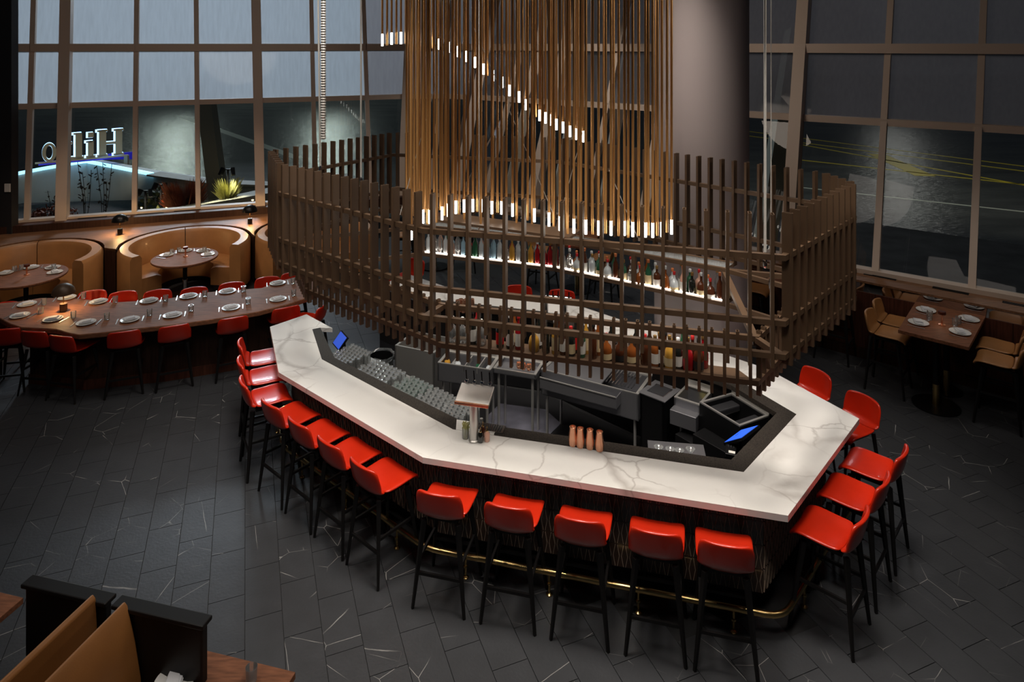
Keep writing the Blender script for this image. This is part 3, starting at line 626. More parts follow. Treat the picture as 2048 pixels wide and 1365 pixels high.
# tiled front
DI = offset(P, .27, False); KI = offset(P, .33, False)
core = MB()
DN = offset(P, .62, False)
for i in range(1, 9):
    core.prism([DI[i] + (DN[i] - DI[i]) * .06, DI[i + 1] + (DN[i + 1] - DI[i + 1]) * .06, DN[i + 1], DN[i]], .19, ZB - .055)
core.build('counter_body', 'black_wood', bar)
kk = MB()
for i in range(1, 9): kk.prism([KI[i] + (DN[i] - KI[i]) * .15, KI[i + 1] + (DN[i + 1] - KI[i + 1]) * .15, DN[i + 1], DN[i]], 0, .2)
kk.build('toe_kick', 'rubber', bar)
TW, TH = .148, .205
tm = MB(); tm.box(0, .006, TH / 2, TW - .003, .012, TH - .003)
tm.use(1)
for s_ in (0, 1, 2, 3):
    x0 = -TW / 2 + TW * (s_ + .5) / 4; dx = .009 * (1 if s_ % 2 else -1)
    for (za, zb, xa, xb) in ((.008, TH / 2, x0 + dx, x0 - dx), (TH / 2, TH - .008, x0 - dx, x0 + dx)):
        tm.bar((xa, -.004, za), (xb, -.004, zb), .012, .0045, up=(1, 0, 0))
tile_f = tm.mesh('tile'); tile_f.materials.append(M['tile_brown']); tile_f.materials.append(M['tile_rib']); tile_f.polygons.foreach_set('material_index', tm.mi)
cnt = 0; far_t = MB()
for i in (3, 4, 2, 1, 5):
    a_, b_ = DI[i], DI[i + 1]; L = (b_ - a_).length; n = max(1, round(L / TW)); e = (b_ - a_).normalized(); ang = math.atan2(e.y, e.x)
    for r_ in range(4):
        for k in range(n):
            c = a_ + e * (L * (k + .5) / n)
            if cnt < 300:
                o = bpy.data.objects.new('tile', tile_f); sc.collection.objects.link(o); o.parent = bar; o.location = (c.x - bar.location.x, c.y - bar.location.y, .195 + TH * r_); o.rotation_euler = (0, 0, ang); o.scale = (L / n / TW, 1, 1); cnt += 1
            else: far_t.box(c.x, c.y, .195 + TH * (r_ + .5), L / n - .004, .014, TH - .004, ang)
if far_t.v: tag(far_t.build('tile', 'tile_brown', bar), kind='stuff')
# thin brass trim strips under the front slab
TI = offset(P, .035, False)
MB().bar((*(TI[3] + e3 * .1), ZB - .064), (*(TI[4] - e3 * .06), ZB - .064), .02, .016).build('brass_trim', 'brass', bar)
MB().bar((*(TI[3] + e3 * .12 + n3 * .03), ZB - .075), (*(TI[4] - e3 * .08 + n3 * .03), ZB - .075), .06, .02).build('under_trim', 'black_metal', bar)
# foot rail
FR = offset(P, .045, False); path = []
for i in range(1, 8):
    p = FR[i]
    if i == 1: path.append((*p, .2)); continue
    a_ = unit(FR[i - 1] - p); b_ = unit(FR[i + 1] - p)
    for t in (0, .25, .5, .75, 1):
        q = (1 - t) ** 2 * (p + a_ * .14) + 2 * t * (1 - t) * p + t * t * (p + b_ * .14); path.append((*q, .2))
rail = MB().tube(path, .026, 12).build('foot_rail', 'brass', bar, smooth=True, label='polished brass foot rail')
for i in (1, 2, 3, 4, 5):
    a_, b_ = FR[i], FR[i + 1]; L = (b_ - a_).length; n = max(1, int(L / .75)); e = unit(b_ - a_); nn = Vector((-e.y, e.x))
    for k in range(n):
        c = a_ + e * L * (k + .5) / n
        MB().tube([(*c, .18), (*c, .03)], .011, 8).lathe([(.03, 0), (.03, .008), (.012, .02)], 12, (*c, 0)).lathe([(.018, .09), (.022, .1), (.018, .11)], 10, (*c, 0)).build('rail_bracket', 'brass', rail, smooth=True)

# ------------------------------------------------------------------ hanging slatted screen
Rg = [at(848, 455, 3.2), at(1567, 508, 3.2), at(1708, 430, 3.2), at(1645, 404, 3.2), at(1120, 320, 3.2), at(786, 306, 3.2), at(541, 350, 3.2), at(562, 383, 3.2)]
Rg = [Vector(p) for p in Rg]
scr = empty('hanging_screen', (.2, 7.9, 2.28), label='bronze slatted ring screen hanging above the bar', cat='screen')
def finmesh(h, wd=.028, dp=.082, t=.004):
    m_ = MB(); a, b = wd / 2, dp / 2
    O = [(-a, -b), (a, -b), (a, b), (-a, b)]; I = [(-a + t, -b + t), (a - t, -b + t), (a - t, b - t), (-a + t, b - t)]
    vs = [(x, y, 0) for x, y in O] + [(x, y, h) for x, y in O] + [(x, y, h) for x, y in I] + [(x, y, h - .08) for x, y in I]
    fs = [(0, 3, 2, 1), (15, 14, 13, 12)]
    for i in range(4):
        j = (i + 1) % 4; fs += [(i, j, 4 + j, 4 + i), (4 + i, 4 + j, 8 + j, 8 + i), (8 + i, 8 + j, 12 + j, 12 + i)]
    m_.add(vs, fs); me = m_.mesh('slat'); fixn(me); me.materials.append(M['bronze']); return me
fin_o = finmesh(1.24); fin_s = finmesh(.56, .027, .042)
def slats(poly, me, pitch, z, parent, edges, inset=.5):
    for i in edges:
        a_, b_ = poly[i], poly[(i + 1) % len(poly)]; L = (b_ - a_).length; n = max(1, round(L / pitch)); e = unit(b_ - a_); ang = math.atan2(e.y, e.x)
        for k in range(n):
            c = a_ + e * (L * (k + inset) / n); o = bpy.data.objects.new('slat', me); sc.collection.objects.link(o); o.parent = parent
            o.location = (c.x - parent.location.x, c.y - parent.location.y, z - parent.location.z); o.rotation_euler = (0, 0, ang)
slats(Rg, fin_o, .172, 2.28, scr, (0,))
slats(Rg, fin_o, .157, 2.28, scr, range(1, 8))
def loop_rail(poly, z, wd, ht, parent, nm, m='bronze', closed=True):
    o_ = offset(poly, -wd / 2); i_ = offset(poly, wd / 2); n = len(poly); mb = MB()
    for i in range(n if closed else n - 1):
        j = (i + 1) % n; mb.prism([o_[i], o_[j], i_[j], i_[i]], z - ht / 2, z + ht / 2)
    return mb.build(nm, m, parent)
for z in (3.17, 2.64, 2.37): loop_rail(Rg, z, .045, .046, scr, 'rail')
# inner tier with bottle shelves
Ti = offset(Rg, .30)
Ti = [Vector(p) for p in Ti]; Ti[3] = Vector(at(1450, 612, 1.97)); Ti[4] = Vector(at(1110, 542, 1.97)); Ti[5] = Vector(at(845, 511, 1.97)); Ti[2] = Vector((3.0, 6.95))
shelf = empty('hanging_bottle_rack', (.2, 7.9, 1.86), label='lower bronze ring rack hanging inside the screen, carrying bottle shelves', cat='rack')
for z in (2.37, 1.99): loop_rail(Ti, z, .04, .046, shelf, 'rail')
slats(Ti, fin_s, .108, 1.86, shelf, (0, 1, 6, 7))
for i in (3, 4, 5):
    a_, b_ = Ti[i], Ti[(i + 1) % 8]; n = max(1, round((b_ - a_).length / .95))
    for k in range(n + 1):
        c = a_ + (b_ - a_) * k / n; MB().box(c.x, c.y, 2.18, .05, .05, .4, math.atan2((b_ - a_).y, (b_ - a_).x)).build('post', 'bronze', shelf)
Tin = offset(Ti, .24)
for i, nm in ((0, 'front'), (3, 'back'), (4, 'back')):
    j = i + 1; MB().prism([Ti[i], Ti[j], Tin[j], Tin[i]] if i == 0 else [Ti[i], Ti[j], offset(Ti, -.24)[j], offset(Ti, -.24)[i]], 1.965, 1.985).build('shelf_board', 'bronze', shelf)
Tout = offset(Ti, -.24)
for i in (3, 4):
    for z, m_ in ((2.37, 'bronze'), (1.99, 'bronze')):
        a_, b_ = Tout[i], Tout[i + 1]; MB().bar((a_.x, a_.y, z), (b_.x, b_.y, z), .04, .055).build('rail', m_, shelf)
    MB().prism([Ti[i], Ti[i + 1], Tout[i + 1], Tout[i]], 2.385, 2.392).build('top_shelf', 'bottle_clear', shelf)
    a_, b_ = Ti[i] * .93 + Tout[i] * .07, Ti[i + 1] * .93 + Tout[i + 1] * .07
    mp_ = mat('shelf_light', (1, 1, 1), emit=(1, .9, .8), es=8) if 'shelf_light' not in M else 0
    MB().bar((a_.x, a_.y, 2.022), (b_.x, b_.y, 2.022), .012, .010).build('light_strip', 'shelf_light', shelf, label='thin glowing light strip')
    a_, b_ = Ti[i] * .04 + Tout[i] * .96, Ti[i + 1] * .04 + Tout[i + 1] * .96
    MB().bar((a_.x, a_.y, 2.35), (b_.x, b_.y, 2.35), .012, .012).build('light_strip', 'shelf_light', shelf, label='thin glowing light strip')  # backlight strip added to brighten the far bottles
# struts tying both tiers together
for i in range(8):
    p, q = Rg[i], Ti[i]; MB().bar((p.x, p.y, 2.36), (q.x, q.y, 2.36), .05, .05).build('strut', 'bronze', scr)
for (a_, b_, z) in ((Ti[1], Ti[3], 2.33),):
    MB().bar((a_.x, a_.y, z), (b_.x, b_.y, z), .06, .05).build('cross_beam', 'bronze', shelf)
# roof shelf grille at the back between rods and shelf
MB().bar((*at(880, 434, 2.75), 2.75), (*at(1150, 470, 2.75), 2.75), .35, .03).build('top_board', 'bronze', scr)
# hanging cables with conduit
def cable(px, Y, z0, r, label, m='cable_white', flex=False, z1=6.65, px1=None):
    x = (px - CX) / F * Y; x1 = x if px1 is None else (px1 - CX) / F * Y
    o = empty('suspension_cable', (x, Y, z0), label=label, cat='cable', group='cables holding the screen')
    MB().tube([(x, Y, z0), (x1, Y, z1)], r, 6).build('wire', m, o)
    if flex:
        pr = []; n = 90
        for k in range(n): z = z0 + .5 + (z1 - z0 - .5) * k / n; pr += [(r * 2.2, z), (r * 2.9, z + (z1 - z0) / n * .5)]
        MB().lathe(pr, 8, (0, 0, 0)).build('conduit', m, o, world=False).location = (x + r * 3 - x, 0, -z0)
    MB().lathe([(.012, 0), (.022, .03), (.022, .14), (.012, .17)], 8).build('turnbuckle', 'chrome', o, smooth=True, world=False)
    return o
cable(641, 8.6, 3.2, .012, 'thick white corrugated conduit and cable at the left end of the screen', flex=True, px1=634)
cable(722, 8.9, 3.0, .012, 'slim white cable left of the golden rods')
cable(1530, 7.0, 2.6, .014, 'white cable with sleeve in front of the right windows', flex=False)
cable(1542, 7.2, 2.3, .005, 'thin steel wire beside the sleeved white cable')
cable(958, 9.2, 2.4, .007, 'pale vertical wire among the golden rods', z1=6.65)
def wire(p, q, label):
    tag(MB().tube([p, q], .004, 5).build('brace_wire', 'cable_white'), label, 'wire')
wire(atY(928, 8, 8.6), atY(1110, 436, 8.1), 'thin brace wire running diagonally down right across the golden rods')
wire(atY(912, 20, 8.6), atY(800, 430, 8.3), 'thin brace wire running diagonally down left across the golden rods')
wire(atY(1166, 262, 8.4), atY(1118, 440, 8.1), 'short diagonal wire below the end of the upper row of lights')
wire(atY(1218, 340, 8.4), atY(1275, 475, 8.1), 'short diagonal wire falling right behind the rods')

# ------------------------------------------------------------------ rod chandelier
ch = empty('rod_chandelier', (.2, 8.0, 3.0), label='chandelier of tall golden rods, many tipped with glowing white tubes', cat='chandelier')
ROD_R = .0140
def rod(px, Y, z, lit, tip=.155):
    x = (px - CX) / F * Y; zb = z + (tip if lit else 0); key = None
    o = MB().tube([(x, Y, zb), (x, Y, 6.6)], ROD_R, 8, cap=True).build('rod', 'gold_rod', ch, smooth=60)
    if lit: MB().tube([(x, Y, z), (x, Y, zb)], .0145, 8).build('light_tube', 'tip_glow', o, smooth=60, label='glowing white light tube')
def zof(py, Y): return EYE - (py - HY) * Y / F
rnd = random.Random(5)
low = [(235, 1365), (302, 1270), (340, 1272), (410, 1252), (445, 1233), (488, 1216), (535, 1208), (585, 1205), (632, 1207), (693, 1218), (748, 1219), (811, 1232), (867, 1244), (935, 1263), (1018, 1288), (1080, 1312), (1160, 1327), (1228, 1333), (1300, 1338), (1371, 1340), (1447, 1340), (1495, 1347), (1567, 1350), (1608, 1352), (1660, 1347), (1715, 1333)]
for i, (a_, b_) in enumerate(low):
    px = 740 + a_ / 2.844; py = b_ / 2.844; z = 2.86; Y = F * (EYE - z) / (py - HY)
    Y = min(max(Y, 7.1), 8.8); rod(px, Y, zof(py, Y), True)
    if i < len(low) - 1:
        p2 = 740 + low[i + 1][0] / 2.844; q2 = low[i + 1][1] / 2.844
        if p2 - px > 9: py_ = (py + q2) / 2 + rnd.uniform(-6, 4); rod((px + p2) / 2 + rnd.uniform(-2, 2), Y, zof(py_, Y), False)
up = [(338, 268), (389, 282), (447, 300), (493, 324), (544, 352), (597, 386), (646, 424), (700, 462), (752, 500), (793, 546), (848, 583), (888, 627), (926, 661), (965, 688), (998, 702), (1025, 714), (1060, 740), (1098, 757), (1137, 779), (1174, 795), (1212, 809)]
for i, (a_, b_) in enumerate(up):
    px = 740 + a_ / 2.844; py = b_ / 2.844; Y = 8.9 - 0.02 * i; thin = i in (8, 10, 13, 14)
    rod(px, Y, zof(py, Y), True, .14)
    if i % 3 == 0: rod(px + rnd.uniform(5, 9), Y + .08, zof(py + 3, Y), False)
for (a_, b_) in ((70, 262), (123, 254), (176, 251)):
    px = 740 + a_ / 2.844; rod(px, 8.8, zof(b_ / 2.844, 8.8), True, .155); rod(px + 9.5, 8.8, zof(b_ / 2.844 - 1, 8.8), False)
px = 813.0; k = 0
while px < 1312:      # the forest of plain rods behind, reaching down to the screen
    Y = 8.35 + .35 * math.sin(k * 1.7); rod(px, Y, zof(425 + 42 * ((px - 813) / 500) + rnd.uniform(-12, 12), Y), False)
    px += 5.2 if px < 850 else (13 if px < 900 else rnd.uniform(19, 34)); k += 1

# ------------------------------------------------------------------ stools
def stool_proto(seat_h, leather, label, cat='stool', sc_=1.0):
    r = empty('bar_stool', (0, 0, 0), label=label, cat=cat)
    z = seat_h
    # rows along the shell: (y forward, z, half width, edge lift)
    rows_s = [(.222, z - .050, .205, 0), (.220, z - .020, .222, .002), (.175, z - .004, .232, .012), (.07, z - .014, .234, .020), (-.06, z - .026, .231, .026), (-.16, z - .024, .226, .034)]
    rows_b = [(-.16, z - .024, .226, .034), (-.228, z - .004, .222, .03), (-.262, z + .05, .223, .02), (-.280, z + .12, .225, .012), (-.296, z + .19, .220, .0), (-.306, z + .245, .202, -.008), (-.310, z + .262, .168, -.012)]
    def shell(rows, nm, back):
        mb = MB(); nu = 7
        for (y, zz, hw, lift) in rows:
            for i in range(nu):
                u_ = -1 + 2 * i / (nu - 1); k = abs(u_) ** 2.4
                yy = y + (k * .050 if (back and zz > z + .03) else k * .012); mb.v.append((u_ * hw, yy, zz + k * (lift if not back else max(lift, 0))))
        for j in range(len(rows) - 1):
            for i in range(nu - 1): a_ = j * nu + i; mb.f.append((a_, a_ + 1, a_ + nu + 1, a_ + nu)); mb.mi.append(0)
        me = mb.mesh(nm); me.materials.append(M[leather])
        for f in me.polygons: f.use_smooth = True
        o = bpy.data.objects.new('tmp', me); sc.collection.objects.link(o)
        so = o.modifiers.new('s', 'SOLIDIFY'); so.thickness = .034; so.offset = 1 if back else -1; so.offset = -1
        sb_ = o.modifiers.new('u', 'SUBSURF'); sb_.levels = 2; sb_.render_levels = 2
        me2 = baked(o); me2.name = nm; c = bpy.data.objects.new(nm, me2); sc.collection.objects.link(c); c.parent = r
        for f in me2.polygons: f.use_smooth = True
        return c
    shell(rows_s, 'seat', False); shell(rows_b, 'backrest', True)
    fz = z - .065; T = .155; Fx = .235; Fy = .245
    corners = [(-1, 1), (1, 1), (1, -1), (-1, -1)]; legs = []
    for (sx, sy) in corners:
        p = Vector((sx * T, sy * T - (.03 if sy < 0 else .005), fz + (.022 if sy < 0 else 0))); q = Vector((sx * Fx, sy * Fy - (.01 if sy < 0 else 0), 0)); legs.append((p, q))
        m_ = MB(); m_.taper(p, q, .030, .0165, 4, True); m_.build('leg', 'black_wood', r, world=False, bevel=.004)
    MB().box(0, -.005, fz + .010, 2 * T - .03, 2 * T - .03, .03).build('seat_frame', 'black_wood', r, world=False)
    def onleg(i, zz): p, q = legs[i]; t = (p.z - zz) / (p.z - q.z); return p + (q - p) * t
    hs = .30 if seat_h > .7 else .24
    for (i, j, zz) in ((0, 1, hs + .0), (1, 2, hs + .11), (2, 3, hs), (3, 0, hs + .11)):
        MB().bar(onleg(i, zz), onleg(j, zz), .020, .026).build('stretcher', 'black_wood', r, world=False)
    return Proto(r)
red_hi = stool_proto(.79, 'red_leather', 'x'); 
def put(proto, c, fwd, label, group):
    proto.put((c[0], c[1], 0), math.atan2(fwd[1], fwd[0]) - math.pi / 2, label, group)
GB = 'red stools around the bar'
eF = unit(P[4] - P[3]); nF = Vector((-eF.y, eF.x)); eD = unit(P[3] - P[2]); nD = Vector((-eD.y, eD.x)); eR = unit(P[5] - P[4]); nRr = Vector((-eR.y, eR.x))
feet = [((822, 1215), (933, 1239)), ((957, 1246), (1075, 1271)), ((1097, 1279), (1222, 1304)), ((1244, 1309.5), (1379, 1337)), ((1385, 1340), (1521, 1370))]
for i, (a_, b_) in enumerate(feet):
    mm = (Vector(at(*a_)) + Vector(at(*b_))) / 2 + nF * .245
    put(red_hi, mm, nF, 'red stool along the front of the bar, %s from left' % ORD[i], GB)
diag = [((-1.21, 6.46), nD), ((-1.617, 6.815), nD), ((-2.02, 7.16), nD), ((-2.43, 7.52), nD), ((-2.85, 7.94), (.86, .51)), ((-3.07, 8.42), (.90, .43)), ((-3.26, 8.91), (.93, .36))]
nm_d = ['nearest the tap', 'second from the corner near the tap', 'third from the corner near the tap', 'fourth from the corner near the tap', 'turned slightly, fifth from the corner near the tap', 'second from the left end of the bar', 'at the very left end of the bar']
for (c, n_), l_ in zip(diag, nm_d): put(red_hi, c, n_, 'red leather stool left of the bar, ' + l_, GB)
for i, c in enumerate(((2.67, 5.755), (3.10, 6.215), (3.50, 6.63))):
    put(red_hi, c, (-.74, .67), 'red stool along the right side of the bar, %s from the front corner' % ORD[i], GB)
for i, c in enumerate(((3.62, 7.34), (3.37, 7.92))):
    put(red_hi, c, (-.89, -.46), 'red stool beyond the right corner of the bar, the %s of two' % ('nearer' if i == 0 else 'farther'), GB)
for i, c in enumerate(((.06, 10.62), (.72, 10.42))):
    put(red_hi, c, (-.25, -.97), 'red stool on the far side of the bar, %s from left' % ORD[i], GB)
put(red_hi, (-1.85, 12.0), (-.6, -.8), 'red leather stool beyond the far left corner of the bar', GB)

# ------------------------------------------------------------------ glassware and bottles
def lathe_obj(name, prof, m, n=14, smooth=True, cap0=True, cap1=True):
    me = MB().lathe(prof, n, cap0=cap0, cap1=cap1).mesh(name); fixn(me); me.materials.append(M[m]); smooth_mesh(me, 45); return me
tumbler_up = lathe_obj('tumbler', [(.0, .004), (.034, .0), (.038, .09), (.036, .09), (.032, .012), (.0, .010)], 'tumbler_glass', 16, cap0=False, cap1=False)
def inv(prof, h): return [(r, h - z) for r, z in prof]
pt = [(.0, .006), (.031, .0), (.037, .115), (.0355, .115), (.029, .016), (.0, .016)]
tumbler_dn = lathe_obj('tumbler', inv(pt, .115), 'tumbler_glass', 16, cap0=False, cap1=False); tumbler_gr = lathe_obj('tumbler', inv(pt, .115), 'tumbler_green', 16, cap0=False, cap1=False)
ph = [(.0, .006), (.027, .0), (.031, .165), (.0295, .165), (.025, .016), (.0, .016)]
highball_dn = lathe_obj('highball', inv(ph, .165), 'tumbler_glass', 16, cap0=False, cap1=False)
coupe = lathe_obj('coupe', [(.034, 0), (.034, .004), (.006, .01), (.005, .075), (.022, .09), (.046, .125), (.044, .125), (.0, .09)], 'tumbler_glass', 16, cap1=False)
def thing_me(name, me, loc, label, cat, group=None, rz=0):
    o = bpy.data.objects.new(name, me); sc.collection.objects.link(o); o.location = loc; o.rotation_euler = (0, 0, rz); return tag(o, label, cat, group)
# drain board along the left inner edge
e2 = unit(P[3] - P[2]); n2 = Vector((-e2.y, e2.x)); gi = Vector(GN[2]); LB2 = (GN[3] - GN[2]).length
o0 = GN[3] - e2 * 2.45
DBZ = .86
db = empty('drain_board', (o0.x, o0.y, 0), label='stainless drain board carrying upturned glasses behind the left counter', cat='drain board')
MB().prism([o0, o0 + e2 * 2.33, o0 + e2 * 2.15 + n2 * .56, o0 + n2 * .56], DBZ - .04, DBZ).build('top', 'steel', db)
for (a_, b_) in ((.1, .05), (.1, .5), (2.25, .05), (2.25, .5), (1.2, .5)):
    c = o0 + e2 * a_ + n2 * b_; MB().tube([(c.x, c.y, 0), (c.x, c.y, DBZ - .04)], .018, 8).build('leg', 'steel', db)
blocks = [(0.02, .40, 'h', 'tall highball glasses', highball_dn, .066), (.50, .62, 't', 'clear tumblers', tumbler_dn, .079), (1.14, .42, 'g', 'greenish tumblers', tumbler_gr, .079), (1.55, .42, 't', 'clear tumblers near the tap', tumbler_dn, .079), (2.0, .33, 'h', 'small stemless glasses', highball_dn, .066)]
for (s0, ln, ty, nm, me, pit) in blocks:
    na = int(ln / pit); nb = int(.52 / pit)
    for a_ in range(na):
        for b_ in range(nb):
            c = o0 + e2 * (s0 + pit * (a_ + .5) + (pit * .5 if b_ % 2 else 0)) + n2 * (.03 + pit * .88 * (b_ + .5))
            if ty == 'h' and s0 > 1 and b_ > 5: continue
            thing_me('upturned_glass', me, (c.x, c.y, DBZ), 'upturned glass among the %s, %s row from counter, %s along' % (nm, ORD[b_], ORD[a_]), 'glass', 'upturned glasses on the drain board: ' + nm)
# bottles
def bmesh_set(shape):
    S = {'wine': [(.036, 0), (.038, .01), (.038, .19), (.014, .245), (.0135, .30)], 'square': [(.038, 0), (.041, .01), (.041, .15), (.034, .175), (.014, .20), (.0135, .245)],
         'round': [(.040, 0), (.052, .02), (.054, .09), (.040, .135), (.015, .16), (.0145, .215)], 'slim': [(.030, 0), (.032, .01), (.032, .20), (.013, .24), (.0125, .30)],
         'flask': [(.045, 0), (.048, .012), (.048, .12), (.036, .165), (.013, .19), (.0125, .26)]}[shape]; return S
_bc = {}
def bottle(shape, liq, lab, cap, loc, label, group, rz=0, fill=1.0):
    S = bmesh_set(shape); H = S[-1][1]; k = (shape, liq, fill)
    if k not in _bc:
        mb = MB(); mb.lathe(S, 14)
        me = mb.mesh('bottle'); fixn(me); me.materials.append(M[liq]); smooth_mesh(me, 50); _bc[k] = me
    o = thing_me('liquor_bottle', _bc[k], loc, label, 'bottle', group, rz)
    kc = ('cap', cap)
    if kc not in _bc: _bc[kc] = lathe_obj('cap', [(.016, 0), (.017, .004), (.017, .034), (.013, .038)], cap, 10)
    c = bpy.data.objects.new('cap', _bc[kc]); sc.collection.objects.link(c); c.parent = o; c.location = (0, 0, H - .01)
    if lab:
        kl = ('lab', shape, lab)
        if kl not in _bc: r_ = S[2][0] + .0012; _bc[kl] = lathe_obj('label', [(r_, S[2][1] * .18), (r_, S[2][1] * .78)], lab, 14, cap0=False, cap1=False)
        c = bpy.data.objects.new('paper_label', _bc[kl]); sc.collection.objects.link(c); c.parent = o
    return o
cn = {'b_dark': 'black', 'b_green': 'green', 'b_amber': 'amber', 'b_red': 'red', 'b_pale': 'clear', 'b_blue': 'pale blue', 'b_brown': 'dark brown', 'b_gold': 'golden', 'b_pink': 'pink', 'bottle_clear': 'clear glass'}
ln_ = {'l_white': 'white', 'l_cream': 'cream', 'l_red': 'red', 'l_black': 'black', 'l_blue': 'blue', None: 'no'}
near_b = [('wine', 'b_dark', 'l_white', 'l_black'), ('wine', 'b_dark', 'l_red', 'l_black'), ('wine', 'b_dark', 'l_white', 'cap_white'), ('slim', 'b_red', 'l_white', 'cap_red'), ('round', 'b_gold', None, 'cap_gold'), ('wine', 'b_dark', None, 'l_black'),
          ('slim', 'b_gold', 'l_cream', 'cap_white'), ('slim', 'b_brown', 'l_white', 'cap_red'), ('square', 'b_dark', 'l_cream', 'cap_red'), ('wine', 'b_green', 'l_white', 'l_black'), ('slim', 'b_brown', None, 'l_black'), ('round', 'b_amber', 'l_cream', 'cap_red'),
          ('round', 'b_brown', 'l_black', 'l_black'), ('round', 'b_amber', 'l_cream', 'cap_gold'), ('square', 'b_brown', None, 'cap_red'), ('square', 'b_amber', 'l_white', 'cap_gold'), ('slim', 'b_dark', 'l_white', 'l_black'), ('flask', 'b_gold', 'l_cream', 'cap_gold'),
          ('square', 'b_dark', 'l_white', 'cap_white'), ('flask', 'b_red', None, 'cap_gold'), ('flask', 'b_brown', 'l_black', 'l_black')]
nb_px = [945, 1000, 1020, 1037, 1068, 1092, 1110, 1126, 1142, 1163, 1187, 1213, 1239, 1263, 1290, 1310, 1322, 1339, 1356, 1376, 1397]
G1 = 'bottles on the near shelf of the hanging rack'
for i, ((sh, lq, lb, cp), px) in enumerate(zip(near_b, nb_px)):
    q = Vector(ray_hit(px, Ti[0] + nF * .11, Ti[1] + nF * .11))
    bottle(sh, lq, lb, cp, (q.x, q.y, 1.986), '%s bottle, %s label, near rack shelf front row, %s from left' % (cn[lq], ln_[lb], nth(i)), G1)
    if i % 2 == 0 or i > 8:
        sh2, lq2, lb2, cp2 = near_b[(i * 5 + 3) % 21]; q = Vector(ray_hit(px + 9, Ti[0] + nF * .19, Ti[1] + nF * .19))
        bottle('slim' if sh2 == 'round' else sh2, lq2, lb2, cp2, (q.x, q.y, 1.986), '%s bottle, %s label, near rack shelf rear row, behind the %s' % (cn[lq2], ln_[lb2], nth(i)), G1)
# decanters at the left end
for i, px in enumerate((905, 925, 962)):
    q = Vector(ray_hit(px, Ti[0] + nF * .12, Ti[1] + nF * .12)); bottle('round', 'bottle_clear', None, 'chrome_cap' if False else 'cap_white', (q.x, q.y, 1.986), 'clear stoppered decanter on the near rack shelf, %s from left' % ORD[i], G1)
far1 = ['b_pale'] * 4 + ['b_pink', 'b_pale', 'b_blue', 'b_green', 'b_green', 'b_pale', 'b_blue', 'b_blue', 'b_pale', 'b_pale', 'b_gold', 'b_pale', 'b_dark', 'b_gold', 'b_red', 'b_red', 'b_red']
a_, b_ = Vector(Ti[5]), Vector(Ti[4])
oo = (Tout[4] - Ti[4]).normalized()
G2_ = 'bottles on the far left shelf of the hanging rack'; G3_ = 'bottles on the far right shelf of the hanging rack'
for i, lq in enumerate(far1):
    t = (i + .6) / (len(far1) + .6); c = a_ + (b_ - a_) * t
    for row in (0, 1):
        l2 = lq if row == 0 else far1[(i * 3 + 1) % len(far1)]; l2 = 'bottle_clear' if l2 == 'b_pale' and (i + row) % 3 else l2; cc_ = c + oo * (.06 + .10 * row) + (b_ - a_).normalized() * (.04 * row)
        sh = ('slim', 'square', 'wine')[(i + row) % 3]; lb = (None, 'l_white', None, 'l_blue')[(i * 2 + row) % 4] if l2 in ('b_pale', 'b_blue', 'b_green') else None; cp = ('cap_white', 'l_black', 'cap_gold')[(i + row) % 3]
        bottle(sh, l2, lb, cp, (cc_.x, cc_.y, 1.986), '%s bottle, %s row of far left shelf, %s from left' % (cn[l2], ('front', 'rear')[row], nth(i)), G2_)
far2 = ['b_pale', 'b_pale', 'b_pale', 'b_brown', 'b_pale', 'b_green', 'b_pale', 'b_brown', 'b_green', 'b_pale', 'b_amber', 'b_green', 'b_brown', 'b_amber', 'b_pale', 'b_pink', 'b_dark', 'b_brown', 'b_brown', 'b_brown']
a_, b_ = Vector(Ti[4]), Vector(Ti[3]); oo = (Tout[3] - Ti[3]).normalized()
e_ = unit(b_ - a_); oo = Vector((-e_.y, e_.x)); oo = oo if oo.y > 0 else -oo
for i, lq in enumerate(far2):
    t = (i + .7) / (len(far2) + .4); c = a_ + (b_ - a_) * t
    for row in (0, 1):
        l2 = lq if row == 0 else far2[(i * 7 + 3) % len(far2)]; l2 = 'bottle_clear' if l2 == 'b_pale' and (i + row) % 2 else l2; cc_ = c + oo * (.06 + .10 * row) + e_ * (.05 * row)
        sh = ('square', 'flask', 'round', 'wine')[(i + row) % 4]; lb = ('l_white', None, 'l_cream')[(i + row) % 3]; cp = ('cap_gold', 'cap_white', 'cap_red', 'cap_orange')[(i + 2 * row) % 4]
        bottle(sh, l2, lb, cp, (cc_.x, cc_.y, 1.986), '%s bottle, %s label, %s row of far right shelf, %s from left' % (cn[l2], ln_[lb], ('front', 'rear')[row], nth(i)), G3_)

# ------------------------------------------------------------------ on the counter
for i, (px, py) in enumerate(((1145.5, 892), (1160.5, 895), (1180, 898), (1199, 902))):
    x, y = at(px, py, ZB); prof = [(.0, 0), (.030, 0), (.040, .02), (.042, .07), (.030, .16), (.032, .18), (.028, .182), (.026, .17), (.0, .165)]
    me = lathe_obj('shaker', prof, 'copper', 20, cap0=False, cap1=False); thing_me('copper_shaker', me, (x, y, ZB + .002), 'tall copper shaker on the front counter, %s from left of four' % ORD[i], 'shaker', 'four copper shakers')
